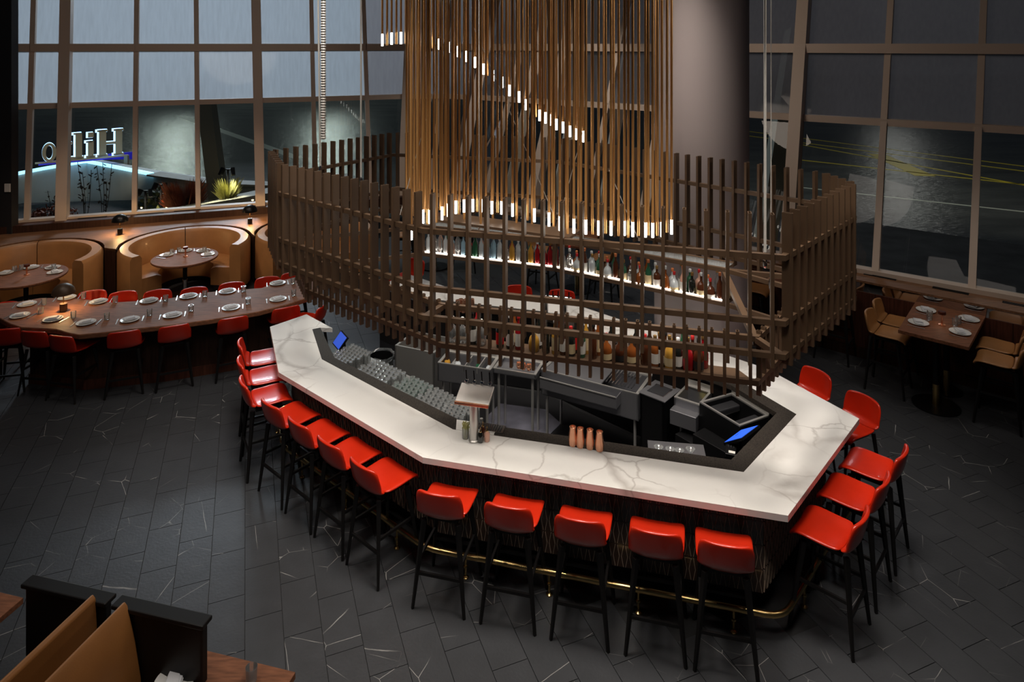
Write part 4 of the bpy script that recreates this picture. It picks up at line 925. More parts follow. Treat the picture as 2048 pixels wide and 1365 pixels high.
# beer tap
tx, ty = at(948, 882, ZB); tap = empty('beer_tap', (tx, ty, ZB + .002), math.atan2(eF.y, eF.x), label='brushed steel column tap with a wide head and four faucets', cat='tap')
MB().lathe([(.052, 0), (.052, .012), (.042, .02), (.042, .40)], 24).build('column', 'steel', tap, smooth=True, world=False)
MB().slab([(-.17, -.075, .40), (.17, -.075, .40)], [(-.17, .13, .48), (.17, .13, .48)], (0, 0, -.035)).build('head', 'steel', tap, world=False, bevel=.006)
MB().bar((-.17, -.08, .388), (.17, -.08, .388), .022, .03).build('copper_edge', 'copper', tap, world=False, bevel=.004)
for k in range(4):
    x = -.12 + .08 * k; f_ = MB().lathe([(.014, 0), (.02, .01), (.02, .03), (.01, .045)], 10, (x, .14, .47)).build('faucet', 'chrome', tap, smooth=True, world=False)
    MB().tube([(x, .14, .51), (x - .01, .15, .60)], .006, 6).build('tap_handle', 'black_metal', f_, world=False)
dx, dy = at(985, 862, ZB); dt = empty('drip_tray', (dx - .03, dy + .03, ZB + .006), math.atan2(eF.y, eF.x), label='white-rimmed drip tray with slotted grille beside the tap', cat='tray')
MB().box(0, 0, .006, .30, .13, .012).build('rim', 'chrome', dt, world=False)
for k in range(11): MB().box(-.12 + .024 * k, 0, .0135, .009, .10, .004).build('slat', 'rubber', dt, world=False)
jx, jy = at(931, 877, ZB); jar = empty('garnish_jar', (jx, jy, ZB + .002), label='glass jar of pale herb sprigs left of the tap', cat='jar')
MB().lathe([(.03, 0), (.034, .01), (.034, .10)], 18, cap1=False).build('glass', 'tumbler_glass', jar, smooth=True, world=False)
rnd = random.Random(3); mb = MB()
for _ in range(26):
    a_ = rnd.uniform(0, 6.28); b_ = rnd.uniform(0, .022); p = Vector((b_ * math.cos(a_), b_ * math.sin(a_), .008)); q = Vector((1.8 * b_ * math.cos(a_ + .5), 1.8 * b_ * math.sin(a_ + .5), rnd.uniform(.11, .15))); mb.tube([p, q], .002, 4); mb.lathe([(.002, -.01), (.008, 0), (.002, .01)], 5, q)
tag(mb.build('sprig', 'leaf_yellow', jar, world=False), kind='stuff')
for i, (px, py, m_, l_) in enumerate(((961, 885, 'b_dark', 'small black dropper bottle with brass top right of the tap'), (974, 883, 'b_pink', 'small pink dropper bottle with brass top'), (966, 873, 'b_brown', 'small brown dropper bottle behind the black and pink ones'))):
    x, y = at(px, py, ZB); me = lathe_obj('dropper_bottle', [(.0, 0), (.025, 0), (.028, .01), (.028, .075), (.012, .095)], m_, 14); o = thing_me('dropper_bottle', me, (x, y, ZB + .002), l_, 'bottle', 'dropper bottles beside the tap')
    mt_ = lathe_obj('dropper_top', [(.012, .093), (.013, .105), (.005, .115), (.004, .14)], 'brass', 10); c = bpy.data.objects.new('dropper_top', mt_); sc.collection.objects.link(c); c.parent = o

# ------------------------------------------------------------------ bartender side
tag(MB().prism([tuple(at(*p)) for p in ((700, 760), (1120, 700), (1560, 1100), (1000, 1120))], .001, .006).build('rubber_floor', 'rubber') if False else MB().prism([tuple(q) for q in offset(P, .70, False)][2:9], .001, .008).build('rubber_floor', 'rubber'), 'black rubber flooring inside the bar', 'flooring')
tag(MB().prism([at(*p) for p in ((972, 880), (972, 838), (1000, 810), (1090, 822), (1122, 850), (1100, 872), (1070, 890))], .008, .018).build('lit_floor_patch', 'lit_floor_grey'), 'blue-grey rubber mat on the bar floor behind the tap', 'mat')  # pool of light on the floor, painted as a paler patch
def station(a_, b_, depth, zt, label, name='sink_unit', legs=True, body=.22, rim=True, mat_='steel_dark', splash=True):
    a_ = Vector(a_[:2]); b_ = Vector(b_[:2]); e = unit(b_ - a_); n = Vector((-e.y, e.x)); n = n if n.y > 0 else -n
    r = empty(name, (*((a_ + b_) / 2), 0), label=label, cat=name.replace('_', ' '))
    c = [a_, b_, b_ + n * depth, a_ + n * depth]; wl = .02
    m_ = MB()
    for p, q in ((0, 1), (1, 2), (2, 3), (3, 0)): m_.slab([(*c[p], zt), (*c[q], zt)], [(*c[p], zt - body), (*c[q], zt - body)], tuple((sum(c, Vector((0, 0))) / 4 - (c[p] + c[q]) / 2).normalized() * wl) + (0,))
    m_.prism(c, zt - body, zt - body + .01); m_.build('basin', mat_, r)
    if rim: 
        m_ = MB()
        cm = sum(c, Vector((0, 0))) / 4; ci = [cm + (p - cm).normalized() * ((p - cm).length - .04) for p in c]
        for p, q in ((0, 1), (1, 2), (2, 3), (3, 0)): m_.prism([c[p], c[q], ci[q], ci[p]], zt, zt + .012)
        m_.build('rim', 'steel', r)
    if splash: MB().slab([(*(c[3]), zt + .07), (*(c[2]), zt + .07)], [(*(c[3]), zt), (*(c[2]), zt)], (n.x * .02, n.y * .02, 0)).build('backsplash', 'steel', r)
    if legs:
        for p in [c[0] + e * .06 + n * .05, c[1] - e * .06 + n * .05, c[2] - e * .06 - n * .05, c[3] + e * .06 - n * .05]: MB().tube([(*p, 0.01), (*p, zt - body)], .017, 8).build('leg', 'steel', r)
    return r, c, e, n
r1, c1, e1, n1 = station(at(875, 727, .86), at(981, 742, .86), .34, .86, 'stainless cocktail station with divided bottle well under the near rack')
for k in range(1, 4): q = c1[0] + (c1[1] - c1[0]) * k / 4; MB().bar((*q, .83), (*(q + n1 * .32), .83), .012, .06).build('divider', 'steel', r1)
for k in range(5):
    q = c1[0] + (c1[1] - c1[0]) * (k + .5) / 5 + n1 * .16; bottle(('square', 'flask', 'round')[k % 3], ('b_gold', 'b_pale', 'bottle_clear', 'b_green', 'b_pale')[k], 'l_cream' if k == 0 else None, 'cap_white', (q.x, q.y, .66), '%s bottle in the cocktail station well, %s from left' % (('golden', 'pale', 'clear', 'green', 'milky')[k], ORD[k]), 'bottles in the cocktail station')
station(at(986, 738, .84), at(1072, 752, .84), .34, .84, 'narrow stainless shelf table beside the cocktail station', 'prep_table', body=.05)
r2, c2, e2_, n2_ = station(at(1082, 740, .88), at(1277, 791, .88), .5, .88, 'long stainless sink unit on legs facing the front counter', body=.30)
MB().prism([c2[0] + n2_ * .03, c2[0] + (c2[1] - c2[0]) * .62 + n2_ * .03, c2[0] + (c2[1] - c2[0]) * .62 + n2_ * .47, c2[0] + n2_ * .47], .865, .878).build('deck', 'steel_dark', r2)
# speed rail trough on front of the long sink
m_ = MB(); q0, q1 = c2[0] + e2_ * .06, c2[1] - e2_ * .22
m_.slab([(*(q0 - n2_ * .15), .86), (*(q1 - n2_ * .15), .86)], [(*(q0 - n2_ * .15), .73), (*(q1 - n2_ * .15), .73)], (n2_.x * .008, n2_.y * .008, 0)); m_.slab([(*(q0 - n2_ * .15), .73), (*(q1 - n2_ * .15), .73)], [(*q0, .73), (*q1, .73)], (0, 0, .008))
m_.slab([(*(q1 - n2_ * .15), .86), (*q1, .86)], [(*(q1 - n2_ * .15), .73), (*q1, .73)], (e2_.x * .008, e2_.y * .008, 0)); m_.build('speed_rail', 'steel_dark', r2)
MB().bar((*(q0 - n2_ * .15), .865), (*(q1 - n2_ * .15), .865), .014, .012).build('rail_lip', 'steel', r2)
for k in range(9): q = c2[1] - e2_ * (.12 + .04 * k) + n2_ * .28; MB().bar((*(q - n2_ * .18), .885), (*(q + n2_ * .18), .885), .012, .006).build('drain_rib', 'chrome', r2)
# ice well, waste chute, big slanted ice chest
rI, cI, eI, nI = station(at(1281, 788, .88), at(1327, 806, .88), .36, .88, 'stainless waste chute with a square black opening', 'waste_chute', body=.6, splash=False, legs=False, mat_='black_metal')
ctr = sum(cI, Vector((0, 0))) / 4; MB().box(ctr.x, ctr.y, .893, .34, .38, .008, math.atan2(eI.y, eI.x)).build('cover_plate', 'steel_dark', rI)
MB().box(ctr.x, ctr.y, .902, .19, .20, .006, math.atan2(eI.y, eI.x)).build('opening', 'rubber', rI); MB().box(ctr.x, ctr.y, .899, .215, .225, .006, math.atan2(eI.y, eI.x)).build('opening_rim', 'chrome', rI)
rH, cH, eH, nH = station(at(1348, 796, .9), at(1400, 813, .9), .36, .9, 'stainless hand sink holding a yellow sponge', 'hand_sink', body=.3)
MB().prism([cH[0] - nH * .12, cH[1] - nH * .12, cH[1], cH[0]], .66, .82).build('apron', 'steel_dark', rH, bevel=.006)
q = sum(cH, Vector((0, 0))) / 4; tag(MB().box(q.x + .04, q.y + .02, .72, .16, .05, .10, .3).build('sponge', 'yellow', None, bevel=.01), 'yellow sponge in the hand sink', 'sponge')
thing_me('blue_cup', lathe_obj('cup', [(.03, 0), (.042, .11), (.04, .11), (.0, .01)], 'cyan', 16, cap1=False), (q.x + .16, q.y + .22, .90), 'pale blue cup behind the hand sink', 'cup')
ch_a = [at3(1399, 808, .96), at3(1480, 857, .96), at3(1538, 836, .96), at3(1463, 790, .96)]
ic = empty('ice_chest', (*at(1470, 830, .9), 0), label='large stainless ice chest with raised rim and dark bin inside', cat='ice chest')
Q = [Vector((p.x, p.y)) for p in ch_a]; cq = sum(Q, Vector((0, 0))) / 4
m_ = MB(); I_ = [cq + (p - cq) * .86 for p in Q]
for k in range(4): j = (k + 1) % 4; m_.prism([Q[k], Q[j], I_[j], I_[k]], .55, .97)
m_.build('chest_wall', 'black_metal', ic); MB().prism(I_, .60, .64).build('bin_floor', 'steel', ic)
m_ = MB(); R_ = [cq + (p - cq) * .90 for p in Q]
for k in range(4): j = (k + 1) % 4; m_.prism([Q[k], Q[j], R_[j], R_[k]], .97, .985)
m_.build('rim', 'steel', ic)
for (k, j, k2, j2) in ((3, 0, 2, 1), (1, 2, 0, 3)):
    a_, b_ = I_[k], I_[j]; a2, b2 = I_[k] * .72 + I_[k2] * .28, I_[j] * .72 + I_[j2] * .28
    MB().prism([a_, b_, b2, a2], .86, .93).build('insert_bin', 'rubber', ic, bevel=.015)
MB().slab([(*Q[2], 1.06), (*Q[3], 1.06)], [(*Q[2], .95), (*Q[3], .95)], (.02, .02, 0)).build('backsplash', 'steel', ic)
for k in range(4): MB().tube([(*I_[k], 0.01), (*I_[k], .55)], .017, 8).build('leg', 'steel', ic)
stp = empty('bottle_trough', (*at(1370, 900, .5), 0), label='black stepped bottle trough below the ice chest', cat='trough')
for k, (pa, pb, z0, z1) in enumerate((((1385, 868), (1450, 905), .60, .74), ((1350, 868), (1430, 915), .45, .60))):
    a_, b_ = Vector(at(*pa, z1)), Vector(at(*pb, z1)); e = unit(b_ - a_); n = Vector((-e.y, e.x)); n = n if n.y > 0 else -n
    MB().prism([a_, b_, b_ + n * .2, a_ + n * .2], z0, z1).build('step', 'black_metal', stp, bevel=.006)
# tills
def till(px, py, z, rz, tilt, label, sm, w_=.30, h_=.2):
    x, y = at(px, py, z); r = empty('till', (x, y, z), rz, label=label, cat='till')
    cz, sz = math.cos(tilt), math.sin(tilt)
    MB().obox((0, 0, 0), (w_ / 2, 0, 0), (0, cz * h_ / 2, sz * h_ / 2), (0, -sz * .012, cz * .012)).build('case', 'black_metal', r, world=False)
    MB().obox((0, -sz * .014, cz * .014), (w_ / 2 - .012, 0, 0), (0, cz * (h_ / 2 - .012), sz * (h_ / 2 - .012)), (0, -sz * .001, cz * .001)).build('display', sm, r, world=False)
    MB().bar((0, .03, -.02), (0, .05, -.16), .06, .05).build('stand', 'black_metal', r, world=False); MB().box(0, .04, -.17, .2, .16, .02).build('foot', 'black_metal', r, world=False)
    return r
till(681, 682, 1.02, R(-58), R(50), 'till with a blue screen behind the left end of the counter', 'screen_blue_dim', .26, .19)
till(1484, 871, 1.02, R(42), R(-34), 'till with a bright blue screen at the right inner corner', 'screen_blue', .34, .24)
cd = empty('card_terminal', (*at(1462, 902, .95), .93), R(-20), label='black card terminal with paper slip at the right inner corner', cat='card terminal')
MB().box(0, 0, .02, .10, .2, .04).build('case', 'black_metal', cd, world=False, bevel=.006); MB().box(.01, -.06, .042, .06, .04, .003).build('paper_slip', 'l_white', cd, world=False)
for r_ in range(3):
    for k in range(3): MB().box(-.025 + .025 * k, .02 + .022 * r_, .043, .016, .013, .006).build('button', 'rubber', cd, world=False)
for i, (px, py) in enumerate(((1320, 902), (1343, 906), (1362, 909), (1384, 906))):
    x, y = at(px, py, .92); thing_me('coupe_glass', coupe, (x, y + .06, .80), 'stemmed glass just behind the front counter, %s from left' % ORD[i], 'glass', 'stemmed glasses behind the front counter')
x0_, y0_ = at(1310, 905, .8); x1_, y1_ = at(1395, 915, .8)
tag(MB().bar((x0_ - .05, y0_ + .1, .785), (x1_ + .1, y1_ + .1, .785), .22, .03).build('glass_shelf', 'steel_dark'), 'dark shelf below the front counter holding stemmed glasses', 'shelf')
# waste bin with clear liner
bx, by = at(762, 712, .6); bn = empty('waste_bin', (bx, by, 0), label='black waste bin with a clear plastic liner inside the bar', cat='bin')
MB().lathe([(.15, .01), (.17, .60), (.16, .60), (.14, .05)], 20, cap1=False).build('body', 'black_metal', bn, smooth=True, world=False)
rnd = random.Random(9); pr = MB(); pr.lathe([(.172, .52), (.185, .56), (.176, .6), (.182, .63), (.16, .60)], 20, cap0=False, cap1=False); pr.v = [(v[0] * rnd.uniform(.96, 1.06), v[1] * rnd.uniform(.96, 1.06), v[2] + rnd.uniform(-.02, .02)) for v in pr.v]; pr.build('liner', 'tumbler_glass', bn, world=False)
a_, b_ = Vector(at(790, 700, .8)), Vector(at(868, 716, .8))
station(a_, b_, .5, .85, 'low stainless cabinet between the waste bin and the cocktail station', 'back_cabinet', legs=False, body=.83, mat_='steel', splash=False)
# copper mugs hanging cluster
for i, (px, py) in enumerate(((1038, 737), (1047, 739), (1058, 741))):
    x, y = at(px, py, .855); me = lathe_obj('copper_mug', [(.0, 0), (.022, 0), (.034, .03), (.034, .06), (.028, .08), (.026, .08), (.0, .02)], 'copper', 14, cap0=False, cap1=False); thing_me('copper_mug', me, (x, y, .853), 'small copper cup on the prep table, %s from left of three' % ORD[i], 'cup', 'copper cups on the prep table')
# far counter taps and shakers
fx, fy = at(1112, 592, 1.35); ft = empty('tap_tower', (fx, fy, ZB), math.atan2(eF.y, eF.x), label='wide chrome tap tower with six black handles on the far counter', cat='tap')
for s_ in (-1, 1): MB().lathe([(.03, 0), (.03, .22)], 12, (s_ * .14, 0, 0)).build('column', 'chrome', ft, smooth=True, world=False)
MB().tube([(-.22, 0, .25), (.22, 0, .25)], .035, 12).build('crossbar', 'chrome', ft, smooth=True, world=False)
for k in range(6): x = -.19 + .076 * k; f_ = MB().lathe([(.012, .2), (.018, .24), (.01, .29)], 8, (x, -.05, 0)).build('faucet', 'chrome', ft, world=False); MB().tube([(x, -.04, .28), (x, -.03, .36)], .009, 6).build('tap_handle', 'black_metal', f_, world=False)
for i in range(6):
    px = 916 + 5.5 * i; x, y = at(px, 626, ZB); me = lathe_obj('copper_shaker', [(.0, 0), (.03, 0), (.038, .12), (.034, .18), (.03, .18), (.0, .17)], 'copper', 12, cap0=False, cap1=False); thing_me('copper_shaker', me, (x, y + .04 * (i % 2), ZB + .003), 'copper shaker on the far counter, %s from left of the cluster' % ORD[i], 'shaker', 'copper shakers on the far counter')

# ------------------------------------------------------------------ communal table and its stools
ZC = .92
top_px = [(-60, 622), (0, 637), (20, 648), (42, 655), (80, 657), (112, 659), (140, 667), (158, 670), (200, 666), (260, 659), (339, 651), (420, 640), (516, 624), (575, 609), (612, 597), (640, 585), (625, 553), (600, 552), (560, 562), (523, 576), (470, 580), (419, 584), (323, 599), (226, 605), (190, 601), (155, 597), (120, 596), (81, 596), (40, 603), (-20, 608)]
tp = [Vector(at(*p, ZC)) for p in top_px]; ctr = Vector(at(320, 625, 0.5))
ct = empty('communal_table', (ctr.x, ctr.y, 0), label='long live-edge walnut communal table left of the bar', cat='table')
MB().prism([tuple(p) for p in tp], ZC - .07, ZC).build('table_top', 'walnut', ct, bevel=.012)
cen = sum(tp, Vector((0, 0))) / len(tp)
base = [Vector(at(*p, ZC)) for p in ((60, 640), (170, 650), (330, 636), (470, 618), (560, 600), (560, 580), (420, 596), (240, 618), (110, 612))]
bmv = MB().prism([tuple(p) for p in base], .14, ZC - .07).build('plinth', 'walnut_dark', ct); 
MB().prism([tuple(p + (p - sum(base, Vector((0, 0))) / 9).normalized() * .02) for p in base], .0, .14).build('plinth_foot', 'walnut_panel', ct)
red_lo = stool_proto(.66, 'red_leather', 'x'); GC = 'red stools at the communal table'
tdir = unit(Vector(at(516, 624, ZC)) - Vector(at(200, 666, ZC))); tn = Vector((-tdir.y, tdir.x))
# near row: picture column of backrest top centre
def at_seat(px, py, h=.90): return Vector(at(px, py, h))
nearr = [(8, 662, -8), (62, 667, -28), (116, 676, -33), (247, 667, 0), (349, 655, 4), (467, 639, 6), (574, 618, 10), (650, 612, 60)]
for i, (px, py, tw_) in enumerate(nearr):
    f = tn.copy(); f.rotate(Matrix.Rotation(R(tw_), 2)); c = at_seat(px, py) + f * .29
    put(red_lo, c, f, 'red stool on the near side of the communal table, %s from left' % ORD[i], GC)
farr = [(22, 606, -20), (186, 583, 0), (247, 585, 0), (316, 582, 0), (389, 577, 0), (464, 567, 0), (535, 556, 0), (586, 547, 0)]
for i, (px, py, tw_) in enumerate(farr):
    f = -tn.copy(); f.rotate(Matrix.Rotation(R(tw_), 2)); c = at_seat(px, py) + f * .29
    put(red_lo, c, f, 'red stool on the far side of the communal table, %s from left' % ORD[i], GC)
# place settings
plate_me = lathe_obj('plate', [(.0, 0), (.075, .0), (.125, .014), (.128, .018), (.122, .018), (.08, .006), (.0, .006)], 'porcelain', 28, cap0=False, cap1=False)
nb_ = MB(); nb_.slab([(-.09, -.055, .0), (.09, -.05, .0)], [(-.085, .05, .0), (.095, .055, .0)], (0, 0, .009)); nb_.slab([(-.08, -.05, .010), (.06, -.045, .010)], [(-.075, .045, .010), (.065, .05, .010)], (0, 0, .010)); nb_.slab([(-.05, -.045, .021), (.055, -.04, .021)], [(-.045, .02, .021), (.06, .04, .021)], (0, 0, .007))
nap_me = nb_.mesh('napkin'); fixn(nap_me); nap_me.materials.append(M['linen'])
kn = MB().box(0, -.05, .003, .012, .10, .006).box(0, .05, .003, .018, .11, .003).mesh('knife'); fixn(kn); kn.materials.append(M['steel'])
fk = MB().box(0, -.03, .003, .009, .14, .004).box(0, .05, .003, .02, .03, .003)
for k in range(4): fk.box(-.0075 + .005 * k, .08, .003, .003, .04, .003)
fk = fk.mesh('fork'); fixn(fk); fk.materials.append(M['steel'])
def setting(c, f, z, where, plate_r=1, glass_side=1, cutlery=True, glass=True, scale=1.0, grp='communal table'):
    """c: plate centre, f: direction pointing away from the diner"""
    c = Vector(c); f = unit(f); s = Vector((f.y, -f.x)); rz = math.atan2(f.y, f.x) - math.pi / 2
    o = thing_me('plate', plate_me, (c.x, c.y, z), 'white round plate ' + where, 'plate', 'plates on the ' + grp, rz)
    thing_me('napkin', nap_me, (c.x, c.y, z + .0185), 'folded pale napkin on the plate ' + where, 'napkin', 'napkins on the ' + grp, rz + .35)
    if cutlery:
        q = c + s * .165; thing_me('knife', kn, (q.x, q.y, z), 'steel knife right of the plate ' + where, 'knife', 'knives on the ' + grp, rz)
        q = c - s * .165; thing_me('fork', fk, (q.x, q.y, z), 'steel fork left of the plate ' + where, 'fork', 'forks on the ' + grp, rz)
    if glass:
        q = c + s * .24 * glass_side + f * .09; thing_me('tumbler', tumbler_up, (q.x, q.y, z), 'clear empty tumbler beside the plate ' + where, 'glass', 'tumblers on the ' + grp)
nearp = [(40, 633), (106, 640), (172, 647), (260, 641), (345, 632), (462, 617), (556, 600)]
for i, p in enumerate(nearp):
    f = tn.copy(); f.rotate(Matrix.Rotation(R((-20, -25, -10, 0, 0, 0, 0)[i]), 2)); setting(at(*p, ZC), f, ZC + .001, 'at the near side of communal table, %s from left' % ORD[i])
farp = [(54, 610), (134, 597), (197, 605), (298, 603), (377, 594), (455, 584), (555, 568)]
for i, p in enumerate(farp):
    setting(at(*p, ZC), -tn, ZC + .001, 'at the far side of communal table, %s from left' % ORD[i], glass_side=-1)
def mushroom(x, y, z, label, s=1.0, power=14, dark='black_metal'):
    r = empty('table_lamp', (x, y, z), label=label, cat='lamp', group='dome table lamps')
    MB().lathe([(.05, 0), (.05, .11)], 20).build('base', dark, r, smooth=True, world=False)
    MB().lathe([(.008, .11), (.008, .27)], 8).build('stem', 'brass', r, world=False)
    MB().lathe([(.020, .25), (.022, .29), (.012, .30)], 10).build('bulb', 'amber_glow', r, world=False, smooth=True)
    d = [(.155 * math.cos(R(t)), .26 + .145 * math.sin(R(t))) for t in range(0, 91, 10)]
    d2 = [(r_ * .965, z_ - .003) for r_, z_ in d[::-1]]
    MB().lathe(d + d2, 28, cap0=False, cap1=False).build('dome_shade', dark, r, smooth=True, world=False)
    point('lamp_glow', (x, y, z + .235), power, (1, .62, .26), .02)
    return r
x, y = at(127, 622, ZC); mushroom(x, y, ZC + .001, 'bronze dome lamp on the communal table', power=15, dark='bronze')
x, y = at(240, 468, .98); mushroom(x, y, .98, 'dark dome lamp on the ledge between the left and middle booths', power=30)
x, y = at(500, 447, .98); mushroom(x, y, .98, 'dark dome lamp on the ledge right of the middle booth', power=30)

# ------------------------------------------------------------------ round booths
def booth(C, name_label, grp='curved tan booths'):
    r = empty('round_booth', (C.x, C.y, 0), label=name_label, cat='booth', group=grp)
    def arcsolid(r0, r1, z0, z1, a0, a1, n, nm, m_, round_=.0, gaps=None):
        vs = []; prof = [(r0, z0), (r1, z0), (r1, z1 - round_), ((r1 + r1 * 0 + r0) / 2 + (r1 - r0) * .30, z1), ((r0 + r1) / 2 - (r1 - r0) * .30, z1), (r0, z1 - round_)] if round_ else [(r0, z0), (r1, z0), (r1, z1), (r0, z1)]
        k = len(prof); fs = []
        for i in range(n + 1):
            a_ = R(a0 + (a1 - a0) * i / n)
            for rr, zz in prof: vs.append((rr * math.cos(a_), rr * math.sin(a_), zz))
        for i in range(n):
            for j in range(k): fs.append((i * k + j, i * k + (j + 1) % k, (i + 1) * k + (j + 1) % k, (i + 1) * k + j))
        fs += [tuple(range(k)), tuple(range(n * k, n * k + k))[::-1]]
        return MB().add(vs, fs).build(nm, m_, r, world=False, smooth=50)
    h = 52      # half opening angle
    half = 180 - h
    for s_ in (0, 1):
        a0 = OPEN + h + s_ * (half + .0) ; a1 = a0 + half
        a0 += .4 * s_; a1 -= .4 * (1 - s_)
        arcsolid(.96, 1.20, .10, .96, a0, a1, 24, 'backrest', 'tan_leather', .06)
        arcsolid(.50, 1.0, .10, .46, a0 + 8, a1 - 0, 24, 'seat', 'tan_leather', .04) if s_ == 0 else arcsolid(.50, 1.0, .10, .46, a0, a1 - 8, 24, 'seat', 'tan_leather', .04)
    arcsolid(.56, 1.16, .0, .10, OPEN + h + 6, OPEN + 360 - h - 6, 36, 'plinth', 'rubber')
    return r
booth(C1, 'curved tan leather booth at far left'); booth(C2, 'curved tan leather booth in the middle, with round table'); booth(C3, 'curved tan leather booth half hidden behind the slatted screen')
def mini_lamp(x, y, z, label):
    r = empty('mushroom_lamp', (x, y, z), label=label, cat='lamp', group='small copper table lamps')
    MB().lathe([(.045, 0), (.045, .012), (.014, .02), (.014, .15)], 18).build('stem', 'copper', r, smooth=True, world=False)
    MB().lathe([(.045, .15), (.048, .155), (.048, .185), (.044, .19)], 20).build('lamp_shade', 'copper_dark', r, smooth=True, world=False)
    point('lamp_glow', (x, y, z + .142), 1.1, (1, .75, .5), .02)
mat('copper_dark', (.16, .04, .02), .35, metal=.7)
od = Vector((math.cos(R(OPEN)), math.sin(R(OPEN))))
def round_table(C, r_, z, nm, lab):
    t = empty('round_table', (C.x, C.y, 0), label=lab, cat='table', group='round booth tables')
    MB().lathe([(.0, z - .045), (r_ - .02, z - .045), (r_, z - .03), (r_, z - .006), (r_ - .006, z), (.0, z)], 48, cap0=False, cap1=False).build('table_top', 'walnut', t, smooth=True, world=False)
    MB().lathe([(.04, .30), (.04, z - .045)], 16).build('pedestal', 'black_metal', t, smooth=True, world=False); MB().lathe([(.046, .02), (.046, .30)], 16).build('chrome_sleeve', 'chrome', t, smooth=True, world=False)
    MB().lathe([(.28, 0), (.28, .012), (.06, .02)], 28).build('base', 'black_metal', t, smooth=True, world=False)
    mini_lamp(C.x, C.y + .02, z + .001, 'small copper lamp on the round table ' + nm)
    for i, a_ in enumerate((100, 30, 170, 60 - 100 + 20)):
        a_ = R((115, 62, 18, 168)[i]); c = C + Vector((math.cos(a_), math.sin(a_))) * (r_ - .19); setting(c, C - c, z + .001, 'on round table %s, %s anticlockwise' % (nm, ORD[i]), grp='round table ' + nm, glass_side=(1, -1, 1, -1)[i])
round_table(Vector(at(370, 514, .74)), .60, .74, 'in the middle booth', 'round walnut table in the middle booth')
round_table(Vector(at(52, 551, .74)), .64, .74, 'in the far left booth', 'round walnut table in the far left booth')

# ------------------------------------------------------------------ high table on the right
tan_hi = stool_proto(.79, 'tan_leather', 'x')
ZH = 1.05
K = [Vector(at(1796, 660, ZH)), Vector(at(1938, 695, ZH)), Vector(at(1972, 632, ZH)), Vector(at(1832, 602, ZH))]
cK = sum(K, Vector((0, 0))) / 4; ht = empty('high_table', (cK.x, cK.y, 0), label='rectangular walnut high table against the right wall', cat='table')
MB().prism([tuple(p) for p in K], ZH - .045, ZH).build('table_top', 'walnut', ht, bevel=.004)
for (px, py) in ((1872, 812), (1893, 782)):
    b_ = at(px, py); MB().lathe([(.29 if px == 1872 else .2, 0), (.29 if px == 1872 else .2, .015), (.08, .02)], 32, (*b_, 0)).build('base', 'black_metal', ht, smooth=True)
    MB().lathe([(.045, .02), (.045, .3)], 16, (*b_, 0)).build('brass_sleeve', 'brass', ht, smooth=True); MB().lathe([(.04, .3), (.04, ZH - .04)], 16, (*b_, 0)).build('pedestal', 'black_metal', ht, smooth=True)
eK = unit(K[1] - K[0]); nK = unit(K[3] - K[0])
GT = 'tan stools at the right high table'
sl = at(1760.6, 796); sl = Vector(sl)
for (c, f, l_) in ((cK - eK * .62 - nK * .20, eK, 'tan leather stool at the near left corner of the right high table'), (cK - eK * .62 + nK * .30, eK, 'tan leather stool at the far left corner of the right high table'),
                   (cK + eK * .66 - nK * .20, -eK, 'tan leather stool at the near right corner of the right high table'), (cK + eK * .64 + nK * .30, -eK, 'tan leather stool at the far right corner of the right high table')):
    put(tan_hi, c, f, l_, GT)
mini_lamp(*at(1884, 651, ZH), ZH + .001, 'small copper lamp on the right high table')
for (px, py, f, l_, gs) in ((1837, 647, eK, 'at the near left of the right high table', -1), (1852, 622, eK, 'at the far left of the right high table', 1), (1920, 666, -eK, 'at the near right of the right high table', 1), (1938, 640, -eK, 'at the far right of the right high table', -1)):
    setting(at(px, py, ZH), f, ZH + .001, l_, grp='right high table', glass_side=gs)
# further high tables beyond the bar
def far_table(c, ang, lab, stools):
    c = Vector(c); t = empty('high_table', (c.x, c.y, 0), R(ang), label=lab, cat='table')
    MB().box(0, 0, ZH - .022, .75, 1.2, .045).build('table_top', 'walnut', t, world=False)
    MB().lathe([(.3, 0), (.3, .015), (.06, .02)], 28).build('base', 'black_metal', t, smooth=True, world=False); MB().lathe([(.045, .02), (.045, .3)], 14).build('brass_sleeve', 'brass', t, world=False, smooth=True); MB().lathe([(.04, .3), (.04, ZH - .04)], 14).build('pedestal', 'black_metal', t, world=False, smooth=True)
    e = Vector((math.cos(R(ang)), math.sin(R(ang)))); n = Vector((-e.y, e.x))
    for (a_, b_, l_) in stools:
        put(tan_hi, c + e * a_ + n * b_, (-e if a_ > 0 else e), l_, 'tan stools beyond the bar')
far_table((4.75, 11.3), -39, 'walnut high table beyond the right end of the screen', ((-.62, -.3, 'tan leather stool left of the high table beyond the screen'), (.62, -.3, 'tan leather stool right of the high table beyond the screen')))
far_table((-1.7, 15.0), 5, 'walnut high table far behind the bar near the window corner', ((.62, -.3, 'tan leather stool right of the farthest high table'), (-.62, -.3, 'tan leather stool left of the farthest high table')))
far_table((1.3, 13.6), -25, 'walnut high table behind the bar beside the column', ((-.62, -.3, 'tan leather stool left of the high table beside the column'), (.62, -.3, 'tan leather stool right of the high table beside the column')))

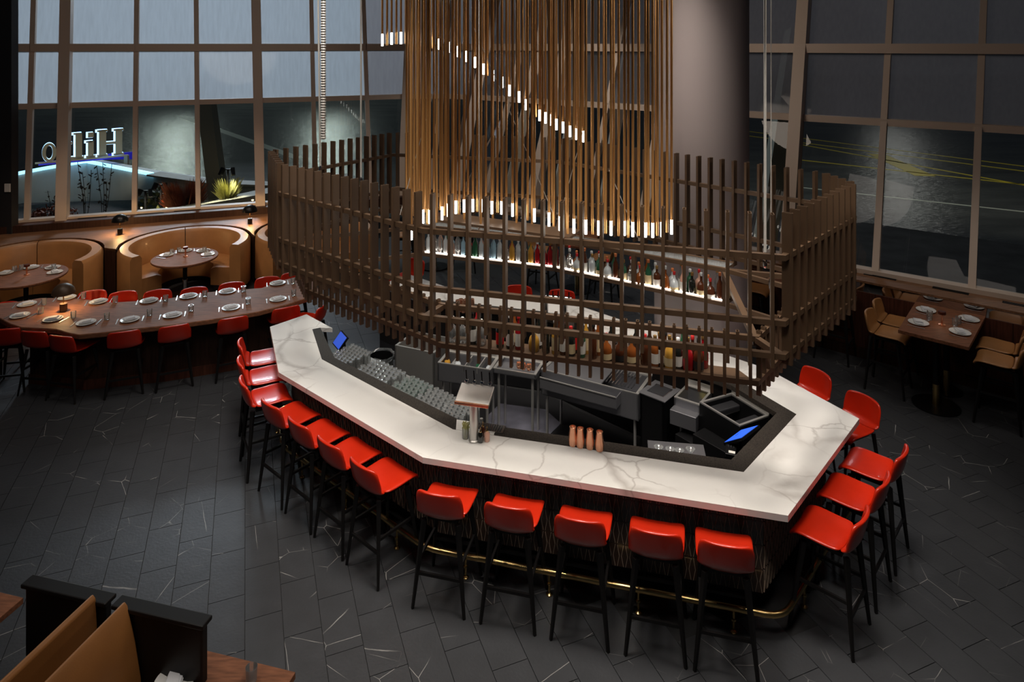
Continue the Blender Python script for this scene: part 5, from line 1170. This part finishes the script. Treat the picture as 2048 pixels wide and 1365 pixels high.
# ------------------------------------------------------------------ booths in the lower left foreground
ZP = 1.15
a_ = Vector(at(58, 1160, ZP)); b_ = Vector(at(410, 1241, ZP)); eB = unit(b_ - a_); nB = Vector((eB.y, -eB.x)); nB = nB if nB.y < 0 else -nB   # nB toward camera
LBn = (b_ - a_).length
def fb(u_, v_): q = a_ + eB * u_ + nB * v_; return (q.x, q.y)
def fgbooth(label, u0, u1, us, s_):
    r = empty('bench_booth', (*fb((u0 + u1) / 2, .3), 0), label=label, cat='booth', group='straight tan booths in the foreground')
    MB().prism([fb(u0, -.03), fb(u1, -.03), fb(u1, .03), fb(u0, .03)], .0, ZP - .03).build('end_panel', 'black_wood', r, bevel=.012)
    MB().prism([fb(u0 - .02, -.05), fb(u1 + .02, -.05), fb(u1 + .02, .05), fb(u0 - .02, .05)], ZP - .03, ZP).build('cap_rail', 'black_wood', r, bevel=.008)
    # backrest profile across u, extruded along v
    pr = [(0, .12), (.06, ZP + .02), (.085, ZP + .045), (.11, ZP + .02), (.17, .95), (.215, .72), (.235, .45), (.235, .12)]
    n = len(pr); vs = [(*fb(us + s_ * p, .04), z) for p, z in pr] + [(*fb(us + s_ * p, 2.2), z) for p, z in pr]
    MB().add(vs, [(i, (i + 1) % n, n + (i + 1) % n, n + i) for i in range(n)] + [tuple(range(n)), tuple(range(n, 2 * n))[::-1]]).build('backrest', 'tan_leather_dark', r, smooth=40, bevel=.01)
    q = [fb(us + s_ * .2, .04), fb(us + s_ * .66, .04), fb(us + s_ * .66, 2.2), fb(us + s_ * .2, 2.2)]
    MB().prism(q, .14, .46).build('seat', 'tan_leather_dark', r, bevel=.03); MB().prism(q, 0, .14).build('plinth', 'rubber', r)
fgbooth('tan bench booth in the lower left corner facing left', 0, LBn * .47, LBn * .47, -1)
fgbooth('tan bench booth in the lower left facing right, beside a walnut table', LBn * .53, LBn, LBn * .53, 1)
def fgtable(p0, label, u1, v1, sgn):
    p0 = Vector(p0); e = eB * sgn; q = [p0, p0 + e * u1, p0 + e * u1 + nB * v1, p0 + nB * v1]; c = sum(q, Vector((0, 0))) / 4
    t = empty('booth_table', (c.x, c.y, 0), label=label, cat='table', group='walnut booth tables in the foreground')
    MB().prism([tuple(x_) for x_ in q], .70, .745).build('table_top', 'walnut', t, bevel=.004); MB().lathe([(.04, .0), (.04, .7)], 14, (c.x, c.y, 0)).build('pedestal', 'black_metal', t, smooth=True); MB().lathe([(.28, 0), (.28, .015)], 24, (c.x, c.y, 0)).build('base', 'black_metal', t)
    return q
fgtable(at(378, 1293, .745), 'walnut table edge at the bottom of the photo right of the tan booth', .82, 1.3, 1)
fgtable(at(47, 1196, .745), 'dark walnut table at the left edge beside the foreground booth', .8, 1.3, -1)
setting(at(350, 1366, .745), eB, .746, 'on the foreground booth table', grp='foreground table', glass=False, cutlery=False)
q = at(372, 1349, .745); thing_me('fork', fk, (*q, .747), 'steel fork on the foreground booth table', 'fork', None, R(70))
thing_me('tumbler', tumbler_up, (*at(503, 1362, .745), .746), 'clear tumbler on the foreground booth table', 'glass')
for p in (red_hi, red_lo, tan_hi): p.done()
